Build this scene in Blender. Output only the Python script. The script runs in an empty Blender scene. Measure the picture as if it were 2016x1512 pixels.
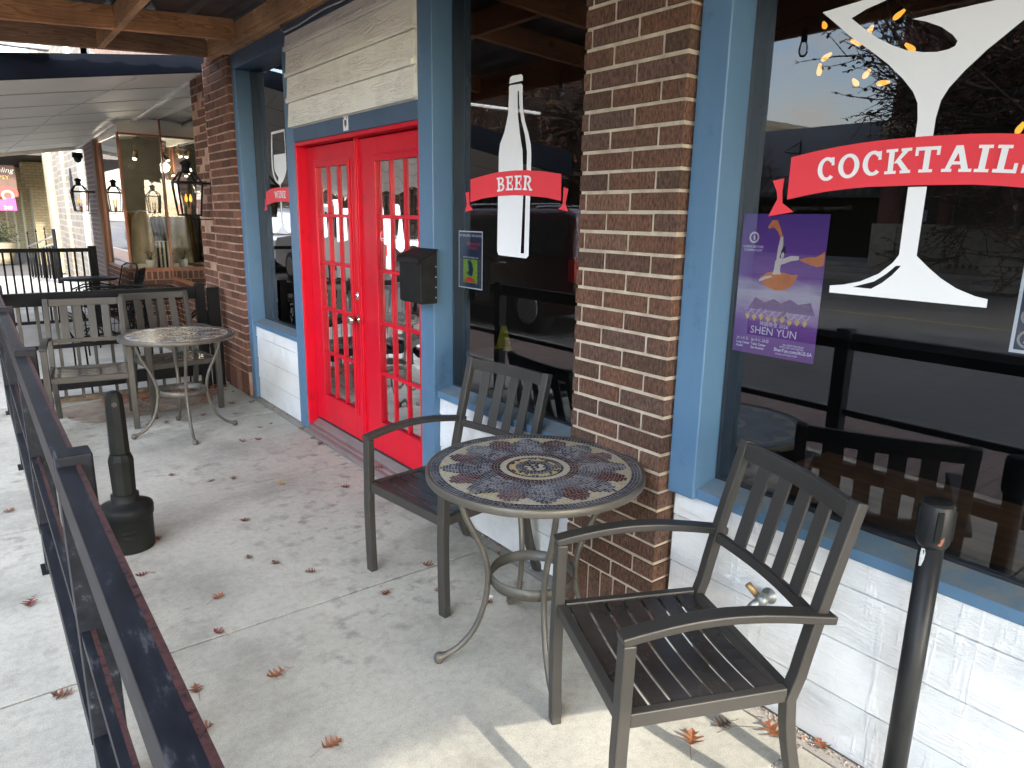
import bpy, bmesh, math, random
from mathutils import Vector, Matrix, Euler, noise
from mathutils.geometry import tessellate_polygon
random.seed(7)
R = math.radians
scene = bpy.context.scene
col = scene.collection

# ------------------------------------------------------------------ camera
CAM_H = 1.52
yaw, pitch, roll = R(37.85), R(13.33), R(1.0)
fwd = Vector((math.sin(yaw)*math.cos(pitch), math.cos(yaw)*math.cos(pitch), -math.sin(pitch)))
rgt = Vector((math.cos(yaw), -math.sin(yaw), 0)); upv = rgt.cross(fwd)
r2 = rgt*math.cos(roll) + upv*math.sin(roll); u2 = -rgt*math.sin(roll) + upv*math.cos(roll)
cam_data = bpy.data.cameras.new("camera"); cam = bpy.data.objects.new("camera", cam_data); col.objects.link(cam)
m = Matrix((r2, u2, -fwd)).transposed().to_4x4(); m.translation = Vector((0, 0, CAM_H)); cam.matrix_world = m
cam_data.sensor_width = 36.0; cam_data.lens = 1386.0/2016.0*36.0; cam_data.clip_start = 0.02; cam_data.clip_end = 500
scene.camera = cam

# ------------------------------------------------------------------ sky, sun, exposure
SUN_EL, SUN_AZ = R(34), R(1.8)       # light travels towards +Y, very slightly towards the building
world = bpy.data.worlds.new("World"); scene.world = world; world.use_nodes = True
wn = world.node_tree.nodes; wl = world.node_tree.links
bg = wn["Background"]; bg.inputs[1].default_value = 0.15
sky = wn.new("ShaderNodeTexSky"); sky.sky_type = 'NISHITA'; sky.sun_disc = False
sky.sun_elevation = SUN_EL; sky.sun_rotation = math.pi + SUN_AZ; sky.air_density = 1.0; sky.dust_density = 1.5
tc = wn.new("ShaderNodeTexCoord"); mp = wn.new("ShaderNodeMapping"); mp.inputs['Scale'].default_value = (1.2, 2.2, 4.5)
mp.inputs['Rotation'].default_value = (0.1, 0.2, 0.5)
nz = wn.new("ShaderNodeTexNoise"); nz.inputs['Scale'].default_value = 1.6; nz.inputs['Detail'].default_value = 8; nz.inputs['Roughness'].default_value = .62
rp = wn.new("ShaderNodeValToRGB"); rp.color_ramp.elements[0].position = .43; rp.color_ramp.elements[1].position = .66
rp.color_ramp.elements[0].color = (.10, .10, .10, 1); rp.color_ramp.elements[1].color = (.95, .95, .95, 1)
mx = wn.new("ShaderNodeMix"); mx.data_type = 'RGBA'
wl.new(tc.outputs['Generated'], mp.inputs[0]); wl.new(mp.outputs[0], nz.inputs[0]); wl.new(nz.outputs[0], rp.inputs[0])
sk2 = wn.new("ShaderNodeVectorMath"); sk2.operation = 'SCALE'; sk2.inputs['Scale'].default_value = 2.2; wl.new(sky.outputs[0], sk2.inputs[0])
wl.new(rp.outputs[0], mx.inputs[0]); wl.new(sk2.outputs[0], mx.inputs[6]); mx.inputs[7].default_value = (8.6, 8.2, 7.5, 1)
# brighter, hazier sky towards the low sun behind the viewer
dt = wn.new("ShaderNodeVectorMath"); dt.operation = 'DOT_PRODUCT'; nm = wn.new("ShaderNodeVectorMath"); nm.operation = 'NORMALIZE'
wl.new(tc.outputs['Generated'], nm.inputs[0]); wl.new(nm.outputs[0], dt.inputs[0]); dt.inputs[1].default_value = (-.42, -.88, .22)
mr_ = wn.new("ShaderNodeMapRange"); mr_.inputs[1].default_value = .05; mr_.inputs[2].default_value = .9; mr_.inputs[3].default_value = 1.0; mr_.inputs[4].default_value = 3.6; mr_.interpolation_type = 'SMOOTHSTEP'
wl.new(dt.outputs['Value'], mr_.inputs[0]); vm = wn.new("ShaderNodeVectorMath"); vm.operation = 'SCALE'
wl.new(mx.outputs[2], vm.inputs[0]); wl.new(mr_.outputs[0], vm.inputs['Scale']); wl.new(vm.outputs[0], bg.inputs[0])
sd = bpy.data.lights.new("sun", 'SUN'); sd.energy = 2.5; sd.angle = R(.9); sd.color = (1, .93, .82)
sun = bpy.data.objects.new("sun", sd); col.objects.link(sun)
sdir = Vector((math.sin(SUN_AZ)*math.cos(SUN_EL), math.cos(SUN_AZ)*math.cos(SUN_EL), -math.sin(SUN_EL)))
sun.rotation_euler = sdir.to_track_quat('-Z', 'Y').to_euler(); sun.location = (0, -20, 15)
scene.view_settings.view_transform = 'Standard'; scene.view_settings.look = 'None'
scene.view_settings.exposure = 1.38; scene.view_settings.gamma = 1.0
scene.render.engine = 'CYCLES'
scene.cycles.max_bounces = 8; scene.cycles.glossy_bounces = 4; scene.cycles.transparent_max_bounces = 12
scene.cycles.use_denoising = True
scene.cycles.caustics_reflective = False; scene.cycles.caustics_refractive = False

# ------------------------------------------------------------------ helpers
def tag(o, label=None, cat=None, group=None, kind=None):
    if label: o['label'] = label
    if cat: o['category'] = cat
    if group: o['group'] = group
    if kind: o['kind'] = kind
    return o
def empty(name, loc=(0, 0, 0), label=None, cat=None, group=None, kind=None, parent=None):
    o = bpy.data.objects.new(name, None); col.objects.link(o); o.location = loc; o.empty_display_size = .1
    if parent: o.parent = parent; o.location = Vector(loc) - worg(parent)
    return tag(o, label, cat, group, kind)
def worg(o):
    v = Vector(o.location)
    while o.parent: o = o.parent; v += Vector(o.location)
    return v
def copy_tree(o, parent=None):
    c = o.copy(); col.objects.link(c); c.parent = parent
    for ch in list(o.children): copy_tree(ch, c)
    return c

class MB:
    def __init__(s): s.v = []; s.f = []; s.c = []; s.smooth = []
    def add(s, vs, fs, c=0.0, sm=False):
        n = len(s.v); s.v += [Vector(v) for v in vs]
        for f in fs: s.f.append([n+i for i in f]); s.c.append(c); s.smooth.append(sm)
        return s
    def box(s, x0, x1, y0, y1, z0, z1, c=0.0, M=None):
        vs = [Vector((x, y, z)) for z in (z0, z1) for y in (y0, y1) for x in (x0, x1)]
        if M is not None: vs = [M @ v for v in vs]
        return s.add(vs, [(0, 2, 3, 1), (4, 5, 7, 6), (0, 1, 5, 4), (2, 6, 7, 3), (0, 4, 6, 2), (1, 3, 7, 5)], c)
    def bar(s, p0, p1, w, h, up=(0, 0, 1), c=0.0):
        p0 = Vector(p0); p1 = Vector(p1); d = (p1-p0).normalized(); up = Vector(up)
        if abs(d.dot(up)) > .98: up = Vector((0, 1, 0))
        r = d.cross(up).normalized(); u = r.cross(d)
        vs = [p + r*a*w/2 + u*b*h/2 for p in (p0, p1) for a, b in ((-1, -1), (1, -1), (1, 1), (-1, 1))]
        return s.add(vs, [(0, 1, 2, 3), (7, 6, 5, 4), (0, 4, 5, 1), (1, 5, 6, 2), (2, 6, 7, 3), (3, 7, 4, 0)], c)
    def sweep(s, pts, w, h, up=(0, 0, 1), c=0.0, side=None):
        # rectangular bar along a path; side: fixed sideways axis
        pts = [Vector(p) for p in pts]; rings = []
        for i, p in enumerate(pts):
            d = (pts[min(i+1, len(pts)-1)] - pts[max(i-1, 0)]).normalized()
            if side is not None: r = Vector(side).normalized(); u = r.cross(d).normalized()
            else: r = d.cross(Vector(up)).normalized(); u = r.cross(d)
            rings.append([p + r*a*w/2 + u*b*h/2 for a, b in ((-1, -1), (1, -1), (1, 1), (-1, 1))])
        vs = [v for g in rings for v in g]; fs = [(0, 1, 2, 3)]; n = len(pts)
        for i in range(n-1):
            for k in range(4): fs.append((i*4+k, i*4+4+k, i*4+4+(k+1) % 4, i*4+(k+1) % 4))
        fs.append(tuple(reversed([(n-1)*4+k for k in range(4)])))
        return s.add(vs, fs, c)
    def tube(s, pts, r, n=8, c=0.0, caps=True):
        pts = [Vector(p) for p in pts]; rs = r if isinstance(r, (list, tuple)) else [r]*len(pts)
        vs = []; fs = []; prev = None
        for i, p in enumerate(pts):
            d = (pts[min(i+1, len(pts)-1)] - pts[max(i-1, 0)])
            if d.length < 1e-9: d = Vector((0, 0, 1))
            d.normalize()
            if prev is None:
                a = Vector((0, 0, 1)) if abs(d.z) < .9 else Vector((1, 0, 0))
                u = d.cross(a).normalized()
            else: u = (prev - d*prev.dot(d)).normalized()
            prev = u; w = d.cross(u)
            for k in range(n):
                t = 2*math.pi*k/n; vs.append(p + (u*math.cos(t) + w*math.sin(t))*rs[i])
        for i in range(len(pts)-1):
            for k in range(n):
                k2 = (k+1) % n; fs.append((i*n+k, i*n+k2, (i+1)*n+k2, (i+1)*n+k))
        if caps:
            fs.append(tuple(reversed(range(n)))); fs.append(tuple((len(pts)-1)*n+k for k in range(n)))
        return s.add(vs, fs, c, True)
    def lathe(s, prof, cx=0, cy=0, n=24, c=0.0, sm=True, rot=0.0, caps=True):
        vs = []; fs = []
        for r_, z in prof:
            for k in range(n):
                t = 2*math.pi*(k+.5*0)/n + rot; vs.append((cx + r_*math.cos(t), cy + r_*math.sin(t), z))
        for i in range(len(prof)-1):
            for k in range(n):
                k2 = (k+1) % n; fs.append((i*n+k, i*n+k2, (i+1)*n+k2, (i+1)*n+k))
        if caps: fs.append(tuple(reversed(range(n)))); fs.append(tuple((len(prof)-1)*n+k for k in range(n)))
        return s.add(vs, fs, c, sm)
    def poly(s, loops, X, c=0.0, th=0.0, ax='x'):
        # planar shape in the (y,z) plane at X ; loops: list of loops of (y,z)
        if not isinstance(loops[0][0], (list, tuple)): loops = [loops]
        mk = (lambda a, b, d: (X+d, a, b)) if ax == 'x' else ((lambda a, b, d: (a, X+d, b)) if ax == 'y' else (lambda a, b, d: (a, b, X+d)))
        L3 = [[Vector((a, b, 0)) for a, b in lp] for lp in loops]
        tr = tessellate_polygon(L3); flat = [v for lp in loops for v in lp]; n = len(flat)
        s.add([mk(a, b, 0) for a, b in flat], [tuple(t) for t in tr], c)
        if th:
            s.add([mk(a, b, th) for a, b in flat], [tuple(reversed(t)) for t in tr], c)
            o = 0
            for lp in loops:
                k = len(lp); vs = [mk(a, b, 0) for a, b in lp] + [mk(a, b, th) for a, b in lp]
                s.add(vs, [(i, (i+1) % k, (i+1) % k + k, i+k) for i in range(k)], c)
        return s
    def build(s, name, mat=None, parent=None, bevel=0, base=False, recalc=True, seg=2, autosm=False):
        me = bpy.data.meshes.new(name); org = worg(parent) if parent else Vector((0, 0, 0))
        if base and s.v:
            xs = [v.x for v in s.v]; ys = [v.y for v in s.v]; zs = [v.z for v in s.v]
            org = Vector(((min(xs)+max(xs))/2, (min(ys)+max(ys))/2, min(zs)))
        me.from_pydata([tuple(v-org) for v in s.v], [], s.f)
        at = me.attributes.new("rnd", 'FLOAT', 'FACE'); at.data.foreach_set("value", s.c)
        me.polygons.foreach_set("use_smooth", s.smooth)
        if recalc:
            b = bmesh.new(); b.from_mesh(me); bmesh.ops.recalc_face_normals(b, faces=b.faces); b.to_mesh(me); b.free()
        if mat: me.materials.append(mat)
        o = bpy.data.objects.new(name, me); col.objects.link(o)
        if parent: o.parent = parent
        elif base: o.location = org
        if bevel:
            md = o.modifiers.new("bevel", 'BEVEL'); md.width = bevel; md.segments = seg; md.limit_method = 'ANGLE'; md.angle_limit = R(50)
        return o

# ------------------------------------------------------------------ materials
MT = {}
def nodes(name):
    mt = bpy.data.materials.new(name); mt.use_nodes = True
    nt = mt.node_tree; b = nt.nodes["Principled BSDF"]; MT[name] = mt
    return mt, nt, b
def N(nt, t, **kw):
    n = nt.nodes.new(t)
    for k, v in kw.items():
        if k in n.inputs: n.inputs[k].default_value = v
        else: setattr(n, k, v)
    return n
def ramp(nt, stops):
    n = nt.nodes.new("ShaderNodeValToRGB"); e = n.color_ramp.elements
    e[0].position, e[0].color = stops[0][0], (*stops[0][1], 1); e[1].position, e[1].color = stops[-1][0], (*stops[-1][1], 1)
    for p, c_ in stops[1:-1]:
        q = e.new(p); q.color = (*c_, 1)
    return n
def g3(v): return (v, v, v)
def coords(nt, scale=(1, 1, 1), rot=(0, 0, 0), gen='Object'):
    t = nt.nodes.new("ShaderNodeTexCoord"); m_ = nt.nodes.new("ShaderNodeMapping")
    m_.inputs['Scale'].default_value = scale; m_.inputs['Rotation'].default_value = rot
    nt.links.new(t.outputs[gen], m_.inputs[0]); return m_.outputs[0]
def noise_(nt, vec, scale, detail=5, rough=.55, dist=0):
    n = N(nt, "ShaderNodeTexNoise", Scale=scale, Detail=detail, Roughness=rough, Distortion=dist)
    nt.links.new(vec, n.inputs['Vector']); return n.outputs[0]
def mixc(nt, fac, a, b, bt='MIX'):
    n = nt.nodes.new("ShaderNodeMix"); n.data_type = 'RGBA'; n.blend_type = bt
    for sock, v in ((n.inputs[0], fac), (n.inputs[6], a), (n.inputs[7], b)):
        if hasattr(v, 'is_output') or isinstance(v, bpy.types.NodeSocket): nt.links.new(v, sock)
        elif isinstance(v, (int, float)): sock.default_value = v
        else: sock.default_value = (*v, 1)
    return n.outputs[2]
def bump(nt, b, h, strength, dist=.01, prev=None):
    n = N(nt, "ShaderNodeBump", Strength=strength, Distance=dist); nt.links.new(h, n.inputs['Height'])
    if prev: nt.links.new(prev, n.inputs['Normal'])
    nt.links.new(n.outputs[0], b.inputs['Normal']); return n.outputs[0]
def plain(name, c1, c2=None, rough=.5, metal=0, vs=6, bs=60, bst=.15, bd=.003, spec=.5, stretch=(1, 1, 1), lo=.35, hi=.65, rv=.12, coat=0, scuff=None, chip=None):
    mt, nt, b = nodes(name); v = coords(nt, stretch); c2 = c2 or tuple(x*.8 for x in c1)
    n1 = noise_(nt, v, vs, 7, .6); r_ = ramp(nt, [(lo, c1), (hi, c2)]); nt.links.new(n1, r_.inputs[0]); cc_ = r_.outputs[0]
    if scuff:
        ns = noise_(nt, coords(nt, (1, 1.0, .7)), 9, 8, .72); rs = ramp(nt, [(.58, g3(1)), (.70, g3(scuff))]); nt.links.new(ns, rs.inputs[0]); cc_ = mixc(nt, 1, cc_, rs.outputs[0], 'MULTIPLY')
    if chip:
        nk = noise_(nt, coords(nt, (1, 1, .8)), 34, 5, .6); rk_ = ramp(nt, [(.755, g3(0)), (.765, g3(1))]); nt.links.new(nk, rk_.inputs[0]); cc_ = mixc(nt, rk_.outputs[0], cc_, chip)
    nt.links.new(cc_, b.inputs['Base Color'])
    n2 = noise_(nt, v, bs, 4); bump(nt, b, n2, bst, bd)
    mr = N(nt, "ShaderNodeMapRange"); mr.inputs[3].default_value = max(0, rough-rv); mr.inputs[4].default_value = min(1, rough+rv)
    nt.links.new(n1, mr.inputs[0]); nt.links.new(mr.outputs[0], b.inputs['Roughness'])
    b.inputs['Metallic'].default_value = metal; b.inputs['Specular IOR Level'].default_value = spec; b.inputs['Coat Weight'].default_value = coat
    return mt
def emit(name, c_, st):
    mt, nt, b = nodes(name); b.inputs['Base Color'].default_value = (*c_, 1); b.inputs['Emission Color'].default_value = (*c_, 1); b.inputs['Emission Strength'].default_value = st; return mt

def m_concrete(name, base=(.40, .385, .355), dark=(.22, .215, .20), stain=.55):
    mt, nt, b = nodes(name); v = coords(nt)
    n1 = noise_(nt, v, 1.3, 7, .62, .0); r1 = ramp(nt, [(.34, tuple(x*.66 for x in base)), (.5, base), (.66, tuple(x*1.15 for x in base))]); nt.links.new(n1, r1.inputs[0])
    n2 = noise_(nt, v, 12, 4, .6, .1); r2_ = ramp(nt, [(.52, g3(0)), (.68, g3(1))]); nt.links.new(n2, r2_.inputs[0])
    n2b = noise_(nt, v, 1.0, 3, .5); r2b = ramp(nt, [(.42, g3(0)), (.6, g3(stain))]); nt.links.new(n2b, r2b.inputs[0])
    mm = N(nt, "ShaderNodeMath", operation='MULTIPLY'); nt.links.new(r2_.outputs[0], mm.inputs[0]); nt.links.new(r2b.outputs[0], mm.inputs[1])
    c1 = mixc(nt, mm.outputs[0], r1.outputs[0], dark)
    n3 = noise_(nt, v, 260, 3, .7); r3 = ramp(nt, [(.3, g3(.68)), (.5, g3(1)), (.74, g3(1.2))]); nt.links.new(n3, r3.inputs[0])
    c2 = mixc(nt, 1.0, c1, r3.outputs[0], 'MULTIPLY')
    n4 = noise_(nt, v, 34, 5, .75); r4 = ramp(nt, [(.34, g3(.84)), (.55, g3(1)), (.8, g3(1.06))]); nt.links.new(n4, r4.inputs[0])
    c3 = mixc(nt, 1.0, c2, r4.outputs[0], 'MULTIPLY')
    nt.links.new(c3, b.inputs['Base Color']); b.inputs['Roughness'].default_value = .85; b.inputs['Specular IOR Level'].default_value = .3
    p = bump(nt, b, n3, .35, .002); bump(nt, b, n4, .3, .003, p)
    return mt
m_concrete('patio_concrete', (.385, .372, .318), (.17, .16, .135), .75); m_concrete('walk_concrete', (.46, .45, .41), (.28, .27, .24), .5)
m_concrete('kerb_concrete', (.33, .31, .28), (.2, .19, .17), .6)
def m_asphalt(name, base):
    mt, nt, b = nodes(name); v = coords(nt); n1 = noise_(nt, v, .5, 7, .6); r1 = ramp(nt, [(.3, tuple(x*.75 for x in base)), (.7, tuple(x*1.25 for x in base))]); nt.links.new(n1, r1.inputs[0])
    nt.links.new(r1.outputs[0], b.inputs['Base Color']); n2 = noise_(nt, v, 90, 3); bump(nt, b, n2, .5, .006); b.inputs['Roughness'].default_value = .9
m_asphalt('asphalt', (.085, .083, .08))
def m_bricktex(name, c1, c2, mortar, bw=.2, bh=.067, ms=.01, plane='xy', rough=.85):
    mt, nt, b = nodes(name); v0 = coords(nt)
    sp = nt.nodes.new("ShaderNodeSeparateXYZ"); cb = nt.nodes.new("ShaderNodeCombineXYZ"); nt.links.new(v0, sp.inputs[0])
    nt.links.new(sp.outputs['XYZ'.index(plane[0].upper())], cb.inputs[0]); nt.links.new(sp.outputs['XYZ'.index(plane[1].upper())], cb.inputs[1]); v = cb.outputs[0]
    bt = N(nt, "ShaderNodeTexBrick", Scale=1.0); bt.inputs['Brick Width'].default_value = bw; bt.inputs['Row Height'].default_value = bh; bt.inputs['Mortar Size'].default_value = ms
    bt.inputs['Color1'].default_value = (*c1, 1); bt.inputs['Color2'].default_value = (*c2, 1); bt.inputs['Mortar'].default_value = (*mortar, 1); bt.offset = .5
    n0 = noise_(nt, v, 3, 4); ad = N(nt, "ShaderNodeVectorMath", operation='ADD')
    nt.links.new(v, bt.inputs['Vector'])
    n1 = noise_(nt, v, 40, 5, .7); r1 = ramp(nt, [(.3, g3(.6)), (.7, g3(1.25))]); nt.links.new(n1, r1.inputs[0])
    nt.links.new(mixc(nt, 1, bt.outputs[0], r1.outputs[0], 'MULTIPLY'), b.inputs['Base Color'])
    inv = N(nt, "ShaderNodeMath", operation='SUBTRACT'); inv.inputs[0].default_value = 1; nt.links.new(bt.outputs[1], inv.inputs[1])
    bump(nt, b, inv.outputs[0], .8, .008); b.inputs['Roughness'].default_value = rough
    return mt
m_bricktex('red_brick_far', (.26, .085, .06), (.18, .062, .046), (.14, .09, .08), plane='yz')
m_bricktex('yellow_brick_xz', (.42, .35, .19), (.34, .28, .16), (.26, .22, .15), plane='xz', bh=.075)
m_bricktex('yellow_brick_yz', (.42, .35, .19), (.34, .28, .16), (.26, .22, .15), plane='yz', bh=.075)
m_bricktex('stone_block', (.36, .31, .23), (.25, .20, .145), (.40, .37, .31), .32, .13, .016, plane='yz')
m_bricktex('stone_block_x', (.22, .19, .15), (.17, .14, .11), (.25, .23, .2), .32, .13, .016, plane='xz')
m_bricktex('purple_brick_wall', (.17, .12, .12), (.12, .085, .09), (.26, .22, .21), plane='yz')
def m_attr(name, stops, rough=.6, grain=60, gs=(1, 1, 1), lo=.75, hi=1.2, bst=.3, bd=.003, vs=12, spec=.5):
    """colour picked by the per-face value 'rnd', broken up by noise"""
    mt, nt, b = nodes(name); at = N(nt, "ShaderNodeAttribute", attribute_name='rnd'); r_ = ramp(nt, stops); nt.links.new(at.outputs['Fac'], r_.inputs[0])
    v = coords(nt, gs); n1 = noise_(nt, v, grain, 5, .7); r1 = ramp(nt, [(.3, g3(lo)), (.7, g3(hi))]); nt.links.new(n1, r1.inputs[0])
    n2 = noise_(nt, v, vs, 4); r2_ = ramp(nt, [(.3, g3(.85)), (.7, g3(1.12))]); nt.links.new(n2, r2_.inputs[0])
    c_ = mixc(nt, 1, r_.outputs[0], r1.outputs[0], 'MULTIPLY'); c_ = mixc(nt, 1, c_, r2_.outputs[0], 'MULTIPLY'); nt.links.new(c_, b.inputs['Base Color'])
    bump(nt, b, n1, bst, bd); b.inputs['Roughness'].default_value = rough; b.inputs['Specular IOR Level'].default_value = spec
    return mt
m_attr('brick', [(0, (.058, .034, .024)), (.3, (.080, .040, .026)), (.6, (.094, .046, .030)), (.85, (.070, .042, .033)), (1, (.118, .062, .040))], .9, 130, (1, 1, .35), .25, 2.1, .9, .006, 14, .3)
m_attr('old_brick', [(0, (.07, .034, .023)), (.35, (.10, .044, .028)), (.7, (.125, .056, .036)), (1, (.16, .08, .052))], .85, 70, (1, 1, .6), .65, 1.35, .7, .004, 8, .3)
plain('mortar', (.48, .41, .32), (.33, .27, .20), .95, vs=18, bs=140, bst=.7, bd=.004)
plain('old_mortar', (.40, .27, .20), (.26, .15, .10), .95, vs=9, bs=120, bst=.6, bd=.004)
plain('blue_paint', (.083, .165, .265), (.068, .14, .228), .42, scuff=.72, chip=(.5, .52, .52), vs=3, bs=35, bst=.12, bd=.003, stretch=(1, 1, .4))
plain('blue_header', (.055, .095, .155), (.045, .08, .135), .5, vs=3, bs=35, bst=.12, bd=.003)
plain('worn_blue', (.10, .155, .20), (.17, .18, .17), .7, vs=11, bs=60, bst=.4, bd=.003, lo=.42, hi=.62)
plain('red_paint', (.56, .005, .022), (.49, .005, .019), .34, scuff=.62, spec=.3, vs=2.5, bs=25, bst=.12, bd=.003, stretch=(1, 1, .5))
plain('black_metal', (.007, .007, .008), (.011, .011, .011), .55, spec=.06, vs=9, bs=80, bst=.1, bd=.002)
plain('chair_paint', (.046, .043, .039), (.040, .038, .035), .42, .2, spec=.35, vs=8, bs=300, bst=.12, bd=.0006, rv=.08)
plain('seat_wet', (.034, .027, .024), (.055, .048, .043), .2, .3, vs=7, bs=60, bst=.02, bd=.0006, rv=.17)
plain('table_rim', (.095, .088, .075), (.075, .07, .06), .42, .25, spec=.35, vs=9, bs=200, bst=.12, bd=.0006)
plain('black_plastic', (.007, .008, .008), (.012, .013, .012), .5, spec=.10, vs=7, bs=120, bst=.35, bd=.0015)
plain('mail_black', (.007, .008, .009), (.016, .016, .016), .5, spec=.10, vs=14, bs=90, bst=.3, bd=.001)
plain('galv', (.42, .42, .41), (.3, .3, .3), .4, .8, vs=20)
plain('nickel', (.62, .58, .53), (.55, .5, .45), .18, 1, vs=4, bst=.02)
plain('brass_old', (.38, .26, .12), (.28, .2, .1), .45, .7, vs=30)
plain('white_board', (.66, .64, .57), (.60, .585, .52), .6)
plain('soffit_white', (.86, .84, .77), (.82, .80, .73), .6, vs=2, bst=.03)
plain('navy_fascia', (.004, .006, .011), (.007, .009, .014), .7, spec=.05, vs=5, stretch=(1, 1, 4))
plain('copper_trim', (.34, .12, .06), (.26, .09, .05), .5, vs=12, stretch=(1, 1, .2))
plain('brown_wood', (.13, .07, .045), (.09, .05, .035), .6, vs=12, stretch=(3, 3, .2))
plain('purple_brick', (.17, .125, .125), (.13, .095, .10), .85, vs=8, bs=50, bst=.5)
plain('decal_white', (.74, .745, .75), (.72, .725, .735), .45, bst=.02)
plain('decal_red', (.72, .045, .06), (.69, .04, .055), .45, bst=.02)
plain('ink_black', (.015, .015, .018), None, .6, bst=0)
plain('dark_interior', (.010, .010, .011), (.014, .013, .012), .8)
plain('roof_metal', (.10, .10, .105), (.075, .075, .08), .4, .5, vs=4)
plain('steel_sill', (.32, .29, .29), (.24, .22, .21), .45, .6, vs=20, stretch=(1, .2, 1))
plain('joint_dark', (.035, .03, .025), (.02, .018, .015), 1.0); plain('dirt', (.16, .12, .085), (.09, .07, .05), 1.0, vs=25, bs=90, bst=1, bd=.01)
plain('grout', (.42, .41, .40), (.34, .33, .33), .6, vs=20)
plain('olive_wall', (.20, .19, .155), (.15, .145, .12), .9)
plain('cloth_cream', (.62, .58, .47), (.5, .47, .38), .9, vs=6, bs=30, bst=.4, bd=.01)
plain('cloth_ochre', (.38, .22, .07), (.3, .17, .05), .9, vs=6)
plain('cloth_black', (.02, .02, .022), None, .9)
plain('pot_white', (.75, .74, .72), None, .4)
plain('terracotta_cream', (.62, .55, .38), (.5, .42, .28), .8)
plain('leaf_green', (.07, .13, .03), (.04, .08, .02), .6)
plain('stanchion', (.010, .011, .012), (.026, .027, .027), .42, spec=.2, vs=5, bs=70, bst=.2, bd=.001, stretch=(1, 1, .4))
plain('orange_scuff', (.22, .075, .04), None, .6)
plain('rubber', (.02, .02, .02), None, .8)
plain('hose_metal', (.28, .30, .29), (.2, .22, .21), .45, .7, vs=40)
plain('wet_sign', (.45, .40, .02), None, .45)
plain('bar_wood', (.13, .065, .03), (.06, .03, .016), .4, vs=5, stretch=(5, .5, 5), lo=.35, hi=.6)
plain('litter_white', (.75, .75, .72), (.5, .5, .48), .6, vs=60)
plain('chrome', (.7, .7, .7), None, .12, 1)
def m_wood(name, a, b_, axis='x', sc=1.0):
    mt, nt, b = nodes(name); st = {'x': (.5, 7, 7), 'y': (7, .5, 7)}[axis]
    v = coords(nt, tuple(s_*sc for s_ in st)); n1 = noise_(nt, v, 1.1, 4, .5, 1.3)
    w = N(nt, "ShaderNodeMath", operation='MULTIPLY'); nt.links.new(n1, w.inputs[0]); w.inputs[1].default_value = 14
    w2 = N(nt, "ShaderNodeMath", operation='FRACT'); nt.links.new(w.outputs[0], w2.inputs[0])
    r1 = ramp(nt, [(0, a), (.55, tuple(.5*(p+q) for p, q in zip(a, b_))), (.9, b_), (1, a)]); nt.links.new(w2.outputs[0], r1.inputs[0])
    n2 = noise_(nt, coords(nt, (1, 1, 1)), 2.2, 6, .6); r2_ = ramp(nt, [(.3, g3(.55)), (.65, g3(1.15))]); nt.links.new(n2, r2_.inputs[0])
    # knots
    vo = N(nt, "ShaderNodeTexVoronoi", Scale=2.4); nt.links.new(coords(nt, (1, 1, 1.3)), vo.inputs['Vector'])
    r3 = ramp(nt, [(.035, (.05, .03, .02)), (.06, (.6, .45, .35)), (.09, (1, 1, 1))]); nt.links.new(vo.outputs['Distance'], r3.inputs[0])
    c_ = mixc(nt, 1, r1.outputs[0], r2_.outputs[0], 'MULTIPLY'); c_ = mixc(nt, 1, c_, r3.outputs[0], 'MULTIPLY')
    nt.links.new(c_, b.inputs['Base Color']); bump(nt, b, w2.outputs[0], .25, .002); b.inputs['Roughness'].default_value = .75
m_wood('wood_x', (.74, .40, .19), (.46, .20, .08), 'x'); m_wood('wood_y', (.62, .36, .18), (.38, .19, .09), 'y')
m_wood('wood_x_dark', (.42, .25, .15), (.23, .125, .07), 'x')
def m_siding(name, base, scale=(1, 1, 1), strength=.6, vert=0.0, zs=9):
    mt, nt, b = nodes(name); v = coords(nt, (1, 1.1, zs))
    n1 = noise_(nt, v, 2.6, 5, .55, 1.6); w = N(nt, "ShaderNodeMath", operation='MULTIPLY'); nt.links.new(n1, w.inputs[0]); w.inputs[1].default_value = 34
    s_ = N(nt, "ShaderNodeMath", operation='SINE'); nt.links.new(w.outputs[0], s_.inputs[0]); h = s_.outputs[0]
    # grain shows only in patches
    n3 = noise_(nt, coords(nt, (1, 1, 2.5)), 3.1, 3); r3 = ramp(nt, [(.4, g3(.15)), (.62, g3(1))]); nt.links.new(n3, r3.inputs[0])
    mm = N(nt, "ShaderNodeMath", operation='MULTIPLY'); nt.links.new(h, mm.inputs[0]); nt.links.new(r3.outputs[0], mm.inputs[1])
    p = bump(nt, b, mm.outputs[0], strength, .003)
    if vert:
        vv = coords(nt, (1, 1, .12)); n4 = noise_(nt, vv, 22, 3, .5); r4 = ramp(nt, [(.55, g3(0)), (.62, g3(1)), (.7, g3(0))]); nt.links.new(n4, r4.inputs[0])
        p = bump(nt, b, r4.outputs[0], vert, .0025, p)
    n5 = noise_(nt, coords(nt), 7, 6, .7); r5 = ramp(nt, [(.3, tuple(x*.86 for x in base)), (.5, base), (1, tuple(min(1, x*1.04) for x in base))]); nt.links.new(n5, r5.inputs[0])
    n6 = noise_(nt, coords(nt), 42, 4, .7); r6 = ramp(nt, [(.68, g3(1)), (.76, g3(.62))]); nt.links.new(n6, r6.inputs[0])
    nt.links.new(mixc(nt, 1, r5.outputs[0], r6.outputs[0], 'MULTIPLY'), b.inputs['Base Color']); b.inputs['Roughness'].default_value = .5
m_siding('siding_cream', (.80, .775, .70), strength=.75); m_siding('siding_white', (.69, .70, .705), strength=.5, vert=.45, zs=15)
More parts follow.
